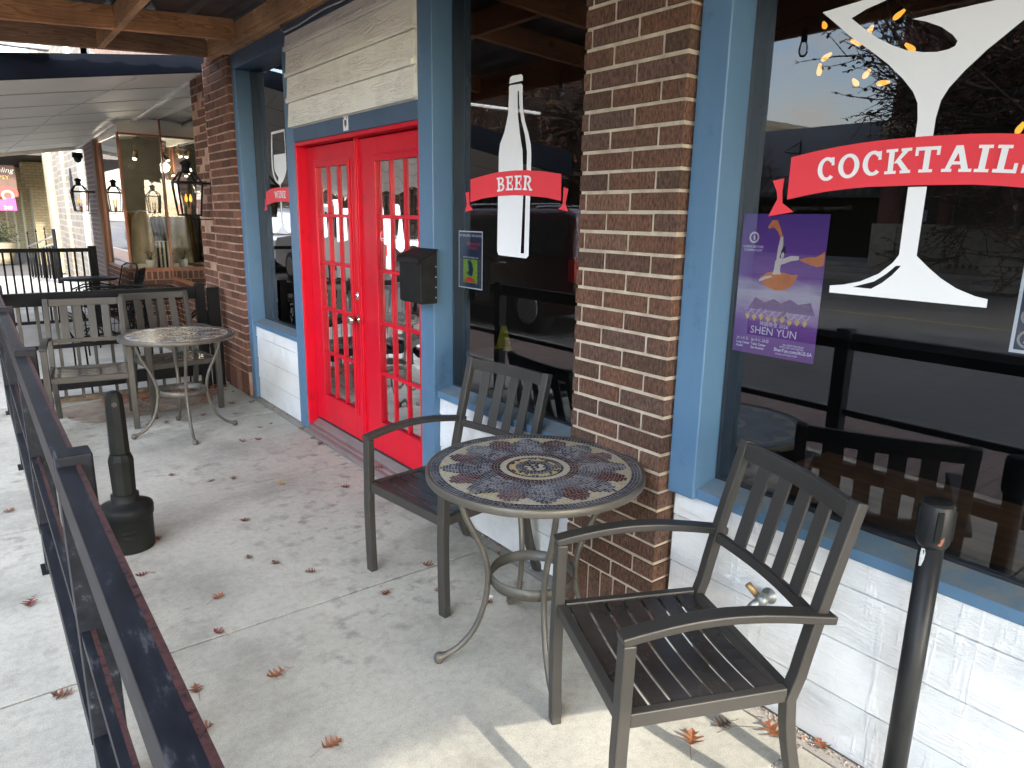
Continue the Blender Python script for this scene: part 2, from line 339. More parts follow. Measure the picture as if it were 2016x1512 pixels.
def m_rail():
    mt, nt, b = nodes('rail_paint'); v = coords(nt); n1 = noise_(nt, v, 55, 7, .72); n2 = noise_(nt, coords(nt, (1, .25, 1)), 30, 6, .7)
    r1 = ramp(nt, [(.35, (.006, .007, .010)), (.60, (.012, .014, .019)), (.78, (.09, .095, .105))]); nt.links.new(n2, r1.inputs[0])
    at = N(nt, "ShaderNodeAttribute", attribute_name='rnd')        # 1 on the worn edge strips
    ad = N(nt, "ShaderNodeMath", operation='ADD'); nt.links.new(at.outputs['Fac'], ad.inputs[0]); nt.links.new(n1, ad.inputs[1])
    rr = ramp(nt, [(.78, g3(0)), (.84, g3(1))]); nt.links.new(ad.outputs[0], rr.inputs[0])
    rust = ramp(nt, [(.3, (.035, .016, .016)), (.7, (.075, .036, .033))]); nt.links.new(n1, rust.inputs[0])
    nt.links.new(mixc(nt, rr.outputs[0], r1.outputs[0], rust.outputs[0]), b.inputs['Base Color'])
    b.inputs['Roughness'].default_value = .42; b.inputs['Specular IOR Level'].default_value = .13; bump(nt, b, n1, .15, .001)
m_rail()
def m_glass(name, base=.07, k=2.0, tint=(.8, .82, .82)):
    mt, nt, b = nodes(name); nt.nodes.remove(b); out = nt.nodes["Material Output"]
    fr = N(nt, "ShaderNodeFresnel", IOR=1.5); ml = N(nt, "ShaderNodeMath", operation='MULTIPLY_ADD', use_clamp=True); ml.inputs[1].default_value = k; ml.inputs[2].default_value = base
    nt.links.new(fr.outputs[0], ml.inputs[0]); gl = N(nt, "ShaderNodeBsdfGlossy", Roughness=0.0); gl.inputs['Color'].default_value = (.96, .98, 1, 1)
    tr = N(nt, "ShaderNodeBsdfTransparent"); tr.inputs['Color'].default_value = (*tint, 1); ms = nt.nodes.new("ShaderNodeMixShader")
    nt.links.new(ml.outputs[0], ms.inputs[0]); nt.links.new(tr.outputs[0], ms.inputs[1]); nt.links.new(gl.outputs[0], ms.inputs[2]); nt.links.new(ms.outputs[0], out.inputs[0])
m_glass('window_glass', .06, 1.05, (.9, .92, .94)); m_glass('door_glass', .04, .8, (.7, .7, .7)); m_glass('shop_glass', .20, 1.6, (.5, .5, .5)); m_glass('lamp_glass', .03, 1.0, (.95, .95, .95))
def m_paver():
    mt = m_bricktex('brick_pavers', (.17, .12, .10), (.22, .15, .125), (.09, .08, .07), .2, .1, .006); return mt
m_paver()
emit('bulb_glow', (1.0, .44, .05), .5); emit('flame_glow', (1.0, .38, .04), .8); emit('spot_glow', (1.0, .9, .75), 3.0)

# ================================================================== SETTING
def sheet(name, x0, x1, y0, y1, z, mt): 
    o = MB().add([(x0, y0, z), (x1, y0, z), (x1, y1, z), (x0, y1, z)], [(0, 1, 2, 3)]).build(name, MT[mt], recalc=False); return tag(o, kind='structure')
sheet('ground', -250, 250, -250, 250, -.30, 'kerb_concrete')
sheet('road', -17, -1.9, -90, 160, -.15, 'asphalt')
plain('road_yellow', (.55, .42, .08), (.4, .33, .12), .8)
mk = MB()
for yy in range(-8, 10): mk.add([(-9.55, yy*12, -.146), (-9.49, yy*12, -.146), (-9.49, yy*12+12, -.146), (-9.55, yy*12+12, -.146)], [(0, 1, 2, 3)])
tag(mk.build('road_centre_line', MT['road_yellow'], recalc=False), kind='structure')
tag(MB().box(-1.9, -1.75, -60, 120, -.3, -.004).build('kerb', MT['kerb_concrete'], bevel=.015), kind='structure')
tag(MB().box(-1.75, -.62, -60, 120, -.25, -.002).build('paver_strip', MT['brick_pavers']), kind='structure')
tag(MB().box(-.62, 1.87, -40, 6.9, -.28, -.022).build('joint_bed', MT['joint_dark']), kind='structure')
ys = [-3.7, -2.1, -.6, .885, 2.47, 3.93, 5.36, 6.62]
fl = MB()
for a, b_ in zip(ys[:-1], ys[1:]): fl.box(-.616, 1.795, a+.005, b_-.005, -.25, 0)
fl.box(-.616, 1.795, -40, -3.708, -.25, 0)
tag(fl.build('patio_floor', MT['patio_concrete'], bevel=.002), kind='structure')
nb = MB()
for a, b_ in ((6.62, 8.1), (8.1, 9.6), (9.6, 11.1), (11.1, 12.6), (12.6, 14.1), (14.1, 15.6), (15.6, 17.1), (17.1, 20)): nb.box(-.616, 2.6, a+.004, b_-.004, -.25, .0)
nb.box(-.616, 2.6, 33, 110, -.25, 0)
tag(nb.build('sidewalk', MT['walk_concrete'], bevel=.004), kind='structure')
tag(MB().box(-.616, 30, 20.01, 32.99, -.26, -.02).build('alley', MT['asphalt']), kind='structure')
strip = MB()
for i in range(10):
    y0 = -3 + i*.93; strip.box(1.806, 1.90, y0, y0+.922, -.2, -.004 + random.uniform(-.002, .001))
tag(strip.build('wall_footing_strip', MT['kerb_concrete'], bevel=.004), kind='structure')
opp = MB().box(-20.2, -17.0, -60, 120, -.3, 0).box(-20.2, -18.6, -60, 120, 0, .13).box(-20.2, -19.4, -60, 120, .13, .27)
tag(opp.build('far_sidewalk', MT['kerb_concrete'], bevel=.01), kind='structure')
# loose gravel and grit in the gap beside the wall
gr = MB()
def pebble(mb, x, y, z, r, c=0):
    q = [Vector((random.gauss(0, 1), random.gauss(0, 1), random.gauss(0, .7))).normalized()*r*random.uniform(.6, 1.1) for _ in range(6)]
    o = [(1, 0, 0), (-1, 0, 0), (0, 1, 0), (0, -1, 0), (0, 0, .7), (0, 0, -.7)]
    vs = [Vector((x, y, z)) + Vector(a)*r*random.uniform(.6, 1.15) for a in o]
    mb.add(vs, [(0, 2, 4), (2, 1, 4), (1, 3, 4), (3, 0, 4), (2, 0, 5), (1, 2, 5), (3, 1, 5), (0, 3, 5)], c)
for i in range(1500):
    y = random.choice([random.uniform(-.6, 1.35), random.uniform(-.6, 1.35), random.uniform(1.3, 6), random.uniform(3.1, 3.9)])
    x = 1.845 + random.gauss(0, .010) if y < 3.05 or y > 4.8 else random.uniform(1.79, 1.84)
    pebble(gr, x, y, -.002, random.uniform(.0018, .0055), random.random())
for i in range(260): pebble(gr, random.uniform(1.64, 1.80), .885 + random.gauss(0, .007), -.002, random.uniform(.002, .005), random.random())
m_attr('grit', [(0, (.13, .10, .08)), (.4, (.34, .29, .24)), (.8, (.55, .5, .44)), (1, (.42, .26, .2))], .9)
tag(gr.build('gravel', MT['grit']), 'grit and gravel lying in the gap along the wall', 'gravel', kind='stuff')

# ================================================================== BAR BUILDING
bar = empty('bar_building', (1.9, 2.5, 0), 'storefront with blue frames, red double doors, white lap siding and brick piers', 'building')
XF, XG = 1.83, 1.94
def bricks(mb, y0, y1, z0, z1, X, ret=None, bh=.067, bl=.213, joint=.0122, soldier=0, rough=0.0, dep=.09, base=0.0):
    """face bricks on plane X (facing -X) between y0..y1; ret: depth of the return on the y0 side"""
    z = z0; row = 0
    if soldier:
        y = y1
        while y > y0+.01:
            w = min(bh-joint, y-y0); mb.box(X-.001*random.random(), X+dep, y-w, y, z0, z0+soldier-joint, random.random()); y -= bh
        z = z0+soldier
    while z < z1-.02:
        h = min(bh-joint, z1-z); y = y0; first = True
        off = (bl if row % 2 == 0 else bl*.5) - (bl*.52 if False else 0)
        while y < y1-.008:
            w = off if first else bl; first = False
            ye = min(y+w-joint, y1)
            j = random.uniform(-.0012, .0012) + (random.uniform(-rough, rough) if rough else 0)
            dz = random.uniform(-.0015, .0015)
            if ye-y > .015: mb.box(X+j, X+dep, y, ye, z+dz, z+h+dz, base+random.random()*(1-base))
            y += w
        z += bh; row += 1
pier = MB(); bricks(pier, 1.478, 1.93, .004, 2.95, 1.792, soldier=.205)
pp = pier.build('brick_pier', MT['brick'], bar, bevel=.0022); pp['label'] = 'dark brown brick pier between the two display windows'
MB().box(1.7985, 1.9, 1.4835, 1.926, 0, 2.95).build('mortar', MT['mortar'], pp)
pier2 = MB(); bricks(pier2, 5.955, 6.62, .004, 2.72, 1.80, rough=.004, soldier=.2)
pq = pier2.build('brick_pier', MT['old_brick'], bar, bevel=.003)
MB().box(1.807, 1.92, 5.958, 6.6, 0, 2.72).build('mortar', MT['old_mortar'], pq)
# lap siding
def laps(mb, y0, y1, edges, X, proud=.014):
    mb.box(X+.008, X+.05, y0+.001, y1-.001, edges[0], edges[-1])
    for a, b_ in zip(edges[:-1], edges[1:]):
        mb.add([(X-proud, y0, a+.004), (X-proud, y1, a+.004), (X-.004, y1, b_), (X-.004, y0, b_), (X+.007, y0, a+.004), (X+.007, y1, a+.004), (X+.007, y1, b_), (X+.007, y0, b_)],
               [(0, 1, 2, 3), (7, 6, 5, 4), (0, 4, 5, 1), (3, 2, 6, 7), (0, 3, 7, 4), (1, 5, 6, 2)])
up = MB(); laps(up, 3.135, 4.768, [2.062, 2.215, 2.37, 2.525, 2.62], 1.822, .016)
# smooth lower lip on every board
for z in (2.215, 2.37, 2.525): up.box(1.798, 1.812, 3.136, 4.766, z-.0005, z+.026)
o = up.build('upper_siding', MT['siding_cream'], bar, bevel=.0015); o['label'] = 'cream wood-grain siding panel above the red doors'
for y0, y1 in ((4.885, 5.952), (1.935, 3.012), (-1.3, 1.462)):
    lo = MB(); lo.box(1.878, 1.92, y0+.001, y1-.001, 0, .612); E_ = [0.0, .175, .345, .52, .615]
    for a, b_ in zip(E_[:-1], E_[1:]):
        yy0 = y0; cuts = [y1]
        lo.add([(1.8615, y0, a+.0035), (1.8615, y1, a+.0035), (1.8655, y1, b_-.0035), (1.8655, y0, b_-.0035), (1.879, y0, a+.0005), (1.879, y1, a+.0005), (1.879, y1, b_-.0005), (1.879, y0, b_-.0005)],
               [(0, 1, 2, 3), (7, 6, 5, 4), (0, 4, 5, 1), (3, 2, 6, 7), (0, 3, 7, 4), (1, 5, 6, 2)])
    ls_ = lo.build('lower_siding', MT['siding_white'], bar, bevel=.0012)
    gl_ = MB()
    for z in E_[1:4]: gl_.box(1.8735, 1.8775, y0+.002, y1-.002, z-.0045, z+.0045)
    gl_.build('board_joints', MT['dirt'], ls_)
# blue posts, headers
for bx in ((XF, 2.02, 5.862, 5.952, .0, 2.58), (XF+.001, 2.02, 4.738, 4.882, .0, 2.58), (XF, 2.02, 3.0, 3.132, .0, 2.58), (XF, 2.02, 1.362, 1.470, .612, 2.58), (XF, 2.02, -1.42, -1.3, 0, 2.58)):
    MB().box(*bx).build('post', MT['blue_paint'], bar, bevel=.004)
fr = MB()
fr.box(XF, 2.02, 5.862, 5.952, .0, 2.58)                     # left of the narrow window
fr.box(XF+.001, 2.02, 4.738, 4.882, .0, 2.58)                # between window and doors
fr.box(XF, 2.02, 3.0, 3.132, .0, 2.58)                       # right of the doors
fr.box(XF, 2.02, 1.362, 1.470, .612, 2.58)                   # right of the brick pier
fr.box(XF, 2.02, -1.42, -1.3, 0, 2.58)
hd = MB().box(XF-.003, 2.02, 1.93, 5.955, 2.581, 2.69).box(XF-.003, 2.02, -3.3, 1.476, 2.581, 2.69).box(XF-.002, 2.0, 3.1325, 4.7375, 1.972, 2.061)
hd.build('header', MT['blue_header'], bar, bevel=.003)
MB().box(1.845, 2.1, -3.3, 6.0, 2.692, 7.5).build('upper_wall', MT['siding_cream'], bar)
MB().box(1.99, 2.05, 1.93, 3.0, 0, .60).box(1.99, 2.05, 4.88, 5.86, 0, .60).box(1.99, 2.05, -3.3, 1.36, 0, .60).build('knee_wall', MT['dark_interior'], bar)
# windows
def window(y0, y1, name='display_window'):
    w = empty(name, (XG, (y0+y1)/2, .66), parent=bar)
    MB().add([(XG, y0, .668), (XG, y1, .668), (XG, y1, 2.581), (XG, y0, 2.581)], [(0, 3, 2, 1)]).build('pane', MT['window_glass'], w, recalc=False)
    s_ = MB(); s_.add([(1.852, y0-.0, .616), (1.852, y1, .616), (1.852, y1, .646), (1.852, y0, .646)], [(0, 1, 2, 3)])
    MB().add([(1.850, y0, .613), (1.850, y1, .613), (1.850, y1, .646), (1.850, y0, .646), (1.94, y0, .613), (1.94, y1, .613), (1.94, y1, .668), (1.94, y0, .668)],
             [(0, 1, 2, 3), (3, 2, 6, 7), (7, 6, 5, 4), (0, 4, 5, 1), (0, 3, 7, 4), (1, 5, 6, 2)]).build('sill', MT['worn_blue'], w, bevel=.003)
    MB().box(1.8482, 1.8502, y0, y1, .6135, .6465).build('sill_edge', MT['blue_paint'], w)
    MB().box(XG+.004, XG+.06, y0, y1, .60, .674).box(XG+.004, XG+.06, y0, y0+.012, .674, 2.58).box(XG+.004, XG+.06, y1-.012, y1, .674, 2.58).build('frame', MT['ink_black'], w)
    return w
win_wine = window(4.882, 5.862); win_beer = window(1.93, 3.0); win_ct = window(-1.3, 1.362)
# interior
ib = MB().box(2.06, 9, -3.3, 6.6, -.05, .04).box(9, 9.1, -3.3, 6.6, 0, 3).box(2.0, 9, -3.4, -3.3, 0, 3).box(2.0, 9, 6.6, 6.7, 0, 3).box(2.03, 9, -3.3, 6.6, 2.95, 3.05)
ib.build('interior_room', MT['dark_interior'], bar)
MB().box(2.06, 2.62, -1.2, 1.33, .60, .64).box(2.10, 2.16, -1.2, 1.33, .04, .60).build('window_counter', MT['bar_wood'], bar, bevel=.004)

# ---- decals
D = {"ct_left": [[1.1499, 2.0758], [1.1088, 2.0412], [1.0566, 1.9957], [1.0029, 1.9562], [0.9506, 1.9146], [0.9104, 1.8758], [0.8819, 1.8425], [0.8672, 1.8144], [0.8611, 1.7739]], "ct_foot_l": [[0.8604, 1.4408], [0.8733, 1.42], [0.9056, 1.3894], [0.9527, 1.365], [0.9991, 1.3526], [1.0369, 1.3473], [1.0358, 1.3277]], "ct_foot_r": [[0.8162, 1.4411], [0.7842, 1.4137], [0.7514, 1.3889], [0.7126, 1.3671], [0.6691, 1.3522], [0.6406, 1.3475], [0.6401, 1.327]], "ct_inner": [[0.9927, 2.0676], [1.0277, 2.0598], [1.0649, 2.045], [1.0291, 2.0147], [0.9885, 1.9841], [0.9499, 1.9611], [0.9131, 1.9436], [0.8714, 1.9322], [0.8384, 1.9277], [0.8135, 1.9294], [0.7988, 1.9348], [0.7957, 1.9451], [0.8089, 1.9613], [0.837, 1.9834], [0.8715, 2.0006], [0.9078, 2.0138], [0.7263, 2.0193]], "ct_hi": [[0.852, 1.4141], [0.8644, 1.4125], [0.8854, 1.3909], [0.9151, 1.368], [0.9713, 1.3486], [0.9207, 1.3479], [0.8941, 1.3656], [0.8709, 1.3878], [0.854, 1.4092]], "ct_ban_top": [[1.1969, 1.7021], [1.1289, 1.7137], [1.0602, 1.7226], [1.0023, 1.728], [0.947, 1.7313], [0.8766, 1.7328], [0.8101, 1.7326], [0.7167, 1.7295], [0.6257, 1.7232]], "ct_ban_bot": [[1.1973, 1.5837], [1.14, 1.5949], [1.0858, 1.6038], [1.0258, 1.6103], [0.9683, 1.6146], [0.913, 1.6152], [0.86, 1.6147], [0.7604, 1.6118], [0.6067, 1.6028]], "ct_tail": [[1.2499, 1.6382], [1.2124, 1.6443], [1.2149, 1.6099], [1.2107, 1.5737], [1.1719, 1.5491], [1.2535, 1.5354], [1.2287, 1.5855], [1.2327, 1.6059]], "beer_cap": [[2.5522, 2.0712], [2.5459, 2.0944], [2.5314, 2.0997], [2.469, 2.0979], [2.4593, 2.0885], [2.4587, 2.072]], "beer_L": [[2.5451, 2.0636], [2.5528, 2.0579], [2.5521, 2.0308], [2.5568, 1.9462], [2.5804, 1.8791], [2.6102, 1.8345], [2.6196, 1.7877], [2.6202, 1.716]], "beer_R": [[2.4678, 2.0617], [2.4581, 2.0528], [2.4589, 2.02], [2.4531, 1.9586], [2.4392, 1.9128], [2.4139, 1.8606], [2.3964, 1.8147], [2.3921, 1.7752], [2.3915, 1.7074]], "beer_slit": [[2.4927, 2.0361], [2.4831, 2.035], [2.4796, 1.9836], [2.4631, 1.9149], [2.4373, 1.8568], [2.4208, 1.7881], [2.4208, 1.7085], [2.4448, 1.7094], [2.4515, 1.7956], [2.4709, 1.8593], [2.4879, 1.9397]], "beer_lowL": [[2.622, 1.6084], [2.623, 1.3685], [2.6143, 1.3527], [2.6004, 1.3507]], "beer_lowR": [[2.393, 1.6082], [2.3955, 1.3587], [2.4117, 1.347]], "beer_slit2": [[2.4406, 1.6088], [2.4241, 1.6086], [2.4271, 1.3674], [2.4504, 1.367]], "beer_ban_top": [[2.8395, 1.6893], [2.7368, 1.7018], [2.6285, 1.7133], [2.5057, 1.7164], [2.4182, 1.7141], [2.3161, 1.7057], [2.1975, 1.691]], "beer_ban_bot": [[2.8388, 1.5849], [2.7355, 1.6019], [2.6264, 1.6101], [2.5027, 1.6128], [2.405, 1.6092], [2.2846, 1.6004], [2.1948, 1.5869]], "beer_tailL": [[2.8806, 1.6293], [2.8485, 1.6333], [2.8447, 1.5707], [2.8175, 1.5513], [2.884, 1.54], [2.8685, 1.5772]], "beer_tailR": [[2.1822, 1.6402], [2.1525, 1.6331], [2.1664, 1.5774], [2.1504, 1.5458], [2.2121, 1.5544], [2.1846, 1.5704]], "wine_out": [[5.4605, 2.1024], [5.186, 2.1044], [5.1824, 1.9868], [5.1838, 1.8766], [5.1868, 1.8268], [5.2266, 1.7778], [5.2725, 1.7452], [5.3251, 1.7266], [5.3584, 1.7274], [5.4226, 1.7493], [5.4736, 1.8033], [5.4869, 1.8561], [5.4844, 1.9486]], "wine_in": [[5.4361, 2.0852], [5.2016, 2.0866], [5.1934, 1.9875], [5.1979, 1.9393], [5.4327, 1.9389], [5.44, 1.8772], [5.4343, 1.8308], [5.3968, 1.8006], [5.3587, 1.7763], [5.3714, 1.7508], [5.3957, 1.7573], [5.4403, 1.7963], [5.4604, 1.8492], [5.457, 1.9471]], "wine_stem": [[5.3412, 1.7299], [5.3213, 1.7294], [5.3236, 1.7053], [5.3455, 1.6027], [5.3237, 1.6026], [5.3237, 1.4272], [5.349, 1.4267]], "wine_foot": [[5.349, 1.4267], [5.3237, 1.4272], [5.2166, 1.3741], [5.2254, 1.3698], [5.4525, 1.3705], [5.455, 1.3765]], "wine_ban": [[5.6479, 1.6772], [5.5541, 1.6965], [5.413, 1.7055], [5.1743, 1.7022], [5.1819, 1.6006], [5.3453, 1.6038], [5.4832, 1.5988], [5.6482, 1.5771]], "wine_tail": [[5.6856, 1.623], [5.6611, 1.6259], [5.6524, 1.5741], [5.6267, 1.5449], [5.7023, 1.5342], [5.6819, 1.5741]]}
_lift = [0]
def decal(name, loops_list, mt, parent, X, label=None):
    mb = MB()
    for i, lp in enumerate(loops_list): mb.poly(lp, X - i*.00012)
    o = mb.build(name, MT[mt], parent, recalc=False)
    if label: o['label'] = label
    return o
AXC = .84
mir = lambda L: [(2*AXC-a, b_) for a, b_ in L]
ctl = [tuple(p) for p in D['ct_left']]; foot_l = [tuple(p) for p in D['ct_foot_l']]; foot_r = [tuple(p) for p in D['ct_foot_r']]; inner = [tuple(p) for p in D['ct_inner']]
top_poly = ctl + [(.861, 1.72), (.819, 1.72)] + list(reversed(mir(ctl))) + [(.52, 2.0826), (.54, 2.0745)] + [inner[-1]] + list(reversed(inner[:-1])) + [(.965, 2.073), (.985, 2.0826), (1.02, 2.0848)]
stem = [(.861, 1.612), (.860, foot_l[0][1])] + foot_l + list(reversed(foot_r)) + [(.816, 1.612)]
hi = [tuple(p) for p in D['ct_hi']]
decal('cocktail_glass_decal', [[top_poly]], 'decal_white', win_ct, XG-.0006, 'white martini glass outline on the big window')
foot = MB(); foot.poly([stem, hi], XG-.0006); foot.build('cocktail_stem_decal', MT['decal_white'], win_ct, recalc=False)
bt = [tuple(p) for p in D['ct_ban_top'][:-2]]; bb = [tuple(p) for p in D['ct_ban_bot'][:-2]]
def symm(L): return L + [p for p in reversed(mir(L))][1 if abs(L[-1][0]-AXC) < .03 else 0:]
topc = [(1.1969, 1.7021), (1.1289, 1.7137), (1.0602, 1.7226), (1.0023, 1.728), (.947, 1.7313), (.84, 1.7335)]
botc = [(1.1973, 1.5837), (1.14, 1.5949), (1.0858, 1.6038), (1.0258, 1.6103), (.9683, 1.6146), (.84, 1.616)]
ban = topc + list(reversed(mir(topc[:-1]))) + mir(botc[:-1]) + list(reversed(botc))
decal('cocktail_banner_decal', [[ban], [[tuple(p) for p in D['ct_tail']]], [mir([tuple(p) for p in D['ct_tail']])]], 'decal_red', win_ct, XG-.0014, 'red ribbon banner across the cocktail decal')
# ---- slab-serif letters (unit height)
def arcp(cx, cy, rx, ry, a0, a1, th, n=14, thv=None):
    thv = thv or th*.7; out = []; inn = []
    for i in range(n+1):
        t = R(a0 + (a1-a0)*i/n); out.append((cx+rx*math.cos(t), cy+ry*math.sin(t))); inn.append((cx+(rx-th)*math.cos(t), cy+(ry-thv)*math.sin(t)))
    return out + inn[::-1]
def rc(a, b_, c_, d): return [(a, b_), (c_, b_), (c_, d), (a, d)]
GL = {
 'C': (.80, [arcp(.42, .5, .42, .52, 42, 312, .21), rc(.62, .62, .75, .97)]),
 'O': (.92, [arcp(.45, .5, .45, .52, 0, 360, .21, 30)]),
 'K': (1.0, [rc(.12, 0, .33, 1), rc(0, 0, .45, .12), rc(0, .88, .45, 1), [(.33, .42), (.66, .9), (.88, .9), (.47, .42)], [(.40, .52), (.70, .1), (.95, .1), (.56, .60)], rc(.58, .88, .98, 1), rc(.60, 0, 1.0, .12)]),
 'T': (.92, [rc(.34, 0, .56, 1), rc(.2, 0, .70, .12), rc(0, .86, .90, 1), rc(0, .66, .12, .88), rc(.78, .66, .90, .88)]),
 'A': (1.02, [[(.10, .05), (.38, 1), (.60, 1), (.26, .05)], [(.42, 1), (.62, 1), (.94, .05), (.70, .05)], rc(.26, .28, .76, .40), rc(0, 0, .36, .12), rc(.60, 0, 1.04, .12)]),
 'I': (.50, [rc(.13, 0, .35, 1), rc(0, 0, .48, .12), rc(0, .88, .48, 1)]),
 'L': (.78, [rc(.13, 0, .35, 1), rc(0, .88, .48, 1), rc(0, 0, .76, .13), rc(.64, .1, .76, .36)]),
 'S': (.72, [arcp(.35, .74, .33, .28, 20, 270, .19, thv=.15), arcp(.35, .28, .36, .31, 90, -160, .2, thv=.15), rc(.58, .70, .68, .98), rc(.02, .02, .12, .32)]),
 'B': (.86, [rc(.12, 0, .33, 1), rc(0, 0, .40, .12), rc(0, .88, .40, 1), arcp(.42, .74, .34, .26, 90, -90, .19, thv=.12), arcp(.42, .28, .40, .28, 90, -90, .2, thv=.12), rc(.3, .44, .45, .56)]),
 'E': (.78, [rc(.12, 0, .33, 1), rc(0, 0, .74, .13), rc(0, .87, .72, 1), rc(.30, .44, .56, .56), rc(.50, .34, .60, .66), rc(.62, .66, .72, .9), rc(.64, .1, .74, .36)]),
 'R': (.92, [rc(.12, 0, .33, 1), rc(0, 0, .45, .12), rc(0, .88, .42, 1), arcp(.42, .72, .36, .28, 90, -90, .2, thv=.12), [(.38, .46), (.60, .46), (.84, .1), (.62, .1)], rc(.62, 0, .94, .12)]),
 'W': (1.3, [[(.1, 1), (.32, 1), (.46, .05), (.30, .05)], [(.30, .05), (.46, .05), (.68, .95), (.56, .95)], [(.56, .95), (.76, .95), (.96, .05), (.78, .05)], [(.78, .05), (.96, .05), (1.18, 1), (1.04, 1)], rc(0, .88, .42, 1), rc(.92, .88, 1.28, 1), rc(.3, 0, .45, .06), rc(.8, 0, .95, .06)]),
 'N': (1.0, [rc(.12, 0, .26, 1), rc(.70, 0, .84, 1), [(.12, 1), (.36, 1), (.84, 0), (.66, 0)], rc(0, 0, .38, .12), rc(0, .88, .30, 1), rc(.58, .88, .98, 1)]),
}
def letters(name, text, hgt, mt, parent, X, y_left, y_right, zf, slope=True, label=None, sx=None):
    tot = sum(GL[c_][0] for c_ in text) + .10*(len(text)-1); sx = (y_left-y_right)/tot; x = 0; mb = MB(); k = 0
    for c_ in text:
        w, pl = GL[c_]; yc = y_left - (x+w/2)*sx; e = .004; sl = (zf(yc-e)-zf(yc+e))/(2*e); ang = math.atan(sl)
        for p in pl:
            q = []
            for a, b_ in p:
                lx = (a-w/2)*sx; lz = b_*hgt; q.append((yc - (lx*math.cos(ang) - lz*math.sin(ang)), zf(yc) + lx*math.sin(ang) + lz*math.cos(ang)))
            mb.poly(q, X - .00008*k); k += 1
        x += w+.10
    o = mb.build(name, MT[mt], parent, recalc=False)
    if label: o['label'] = label
    return o
zc = lambda y: 1.6485 - .155*(y-.84)**2 - (.0 if y > .84 else .0)
letters('cocktail_lettering', 'COCKTAILS', .0615, 'decal_white', win_ct, XG-.003, 1.108, .572, lambda y: 1.6465 - .21*(y-.84)**2, label='white slab-serif word on the cocktail banner')
P_ = lambda k: [tuple(p) for p in D[k]]
bl, br = P_('beer_L'), P_('beer_R')
body = bl + [(2.6205, 1.65)] + P_('beer_lowL') + list(reversed(P_('beer_lowR'))) + [(2.3918, 1.65)] + list(reversed(br))
sl1 = [(2.4927, 2.0361), (2.4831, 2.035), (2.4796, 1.9836), (2.4631, 1.9149), (2.4373, 1.8568), (2.4208, 1.7881), (2.4208, 1.65), (2.4241, 1.6086), (2.4271, 1.3674), (2.4504, 1.367), (2.4406, 1.6088), (2.4448, 1.65), (2.4448, 1.7094), (2.4515, 1.7956), (2.4709, 1.8593), (2.4879, 1.9397)]
bo = MB(); bo.poly([body, sl1], XG-.0006); bo.poly(P_('beer_cap'), XG-.0006)
o = bo.build('beer_bottle_decal', MT['decal_white'], win_beer, recalc=False); o['label'] = 'white bottle outline on the middle window'
bn = P_('beer_ban_top') + list(reversed(P_('beer_ban_bot')))
decal('beer_banner_decal', [[bn], [P_('beer_tailL')], [P_('beer_tailR')]], 'decal_red', win_beer, XG-.0014, 'red ribbon banner across the bottle decal')
yb0, yb1 = 2.626, 2.377
letters('beer_lettering', 'BEER', .060, 'decal_white', win_beer, XG-.003, yb0, yb1, lambda y: 1.6345 - .35*(y-2.5)**2, label='white slab-serif word on the bottle banner')
wo = MB(); wo.poly([P_('wine_out'), P_('wine_in')], XG-.0006); wo.poly(P_('wine_stem')[:3] + [(5.338, 1.7055)], XG-.0006)
wo.poly(P_('wine_stem')[3:], XG-.0006); wo.poly(P_('wine_foot'), XG-.0008)
o = wo.build('wine_glass_decal', MT['decal_white'], win_wine, recalc=False); o['label'] = 'white wine glass outline on the narrow window'
wb = P_('wine_ban'); cx_w = 5.335
wban = [(5.6479, 1.6772), (5.5541, 1.6965), (5.43, 1.7045), (5.335, 1.706), (5.24, 1.7045), (5.116, 1.6965), (5.022, 1.6772), (5.022, 1.577), (5.187, 1.5988), (5.335, 1.6045), (5.483, 1.5988), (5.648, 1.577)]
tl = P_('wine_tail')
decal('wine_banner_decal', [[wban], [tl], [[(2*cx_w-a, b_) for a, b_ in tl]]], 'decal_red', win_wine, XG-.0014, 'red ribbon banner across the wine glass decal')
letters('wine_lettering', 'WINE', .051, 'decal_white', win_wine, XG-.003, 5.456, 5.222, lambda y: 1.630 - .3*(y-5.335)**2, label='white slab-serif word on the wine banner')

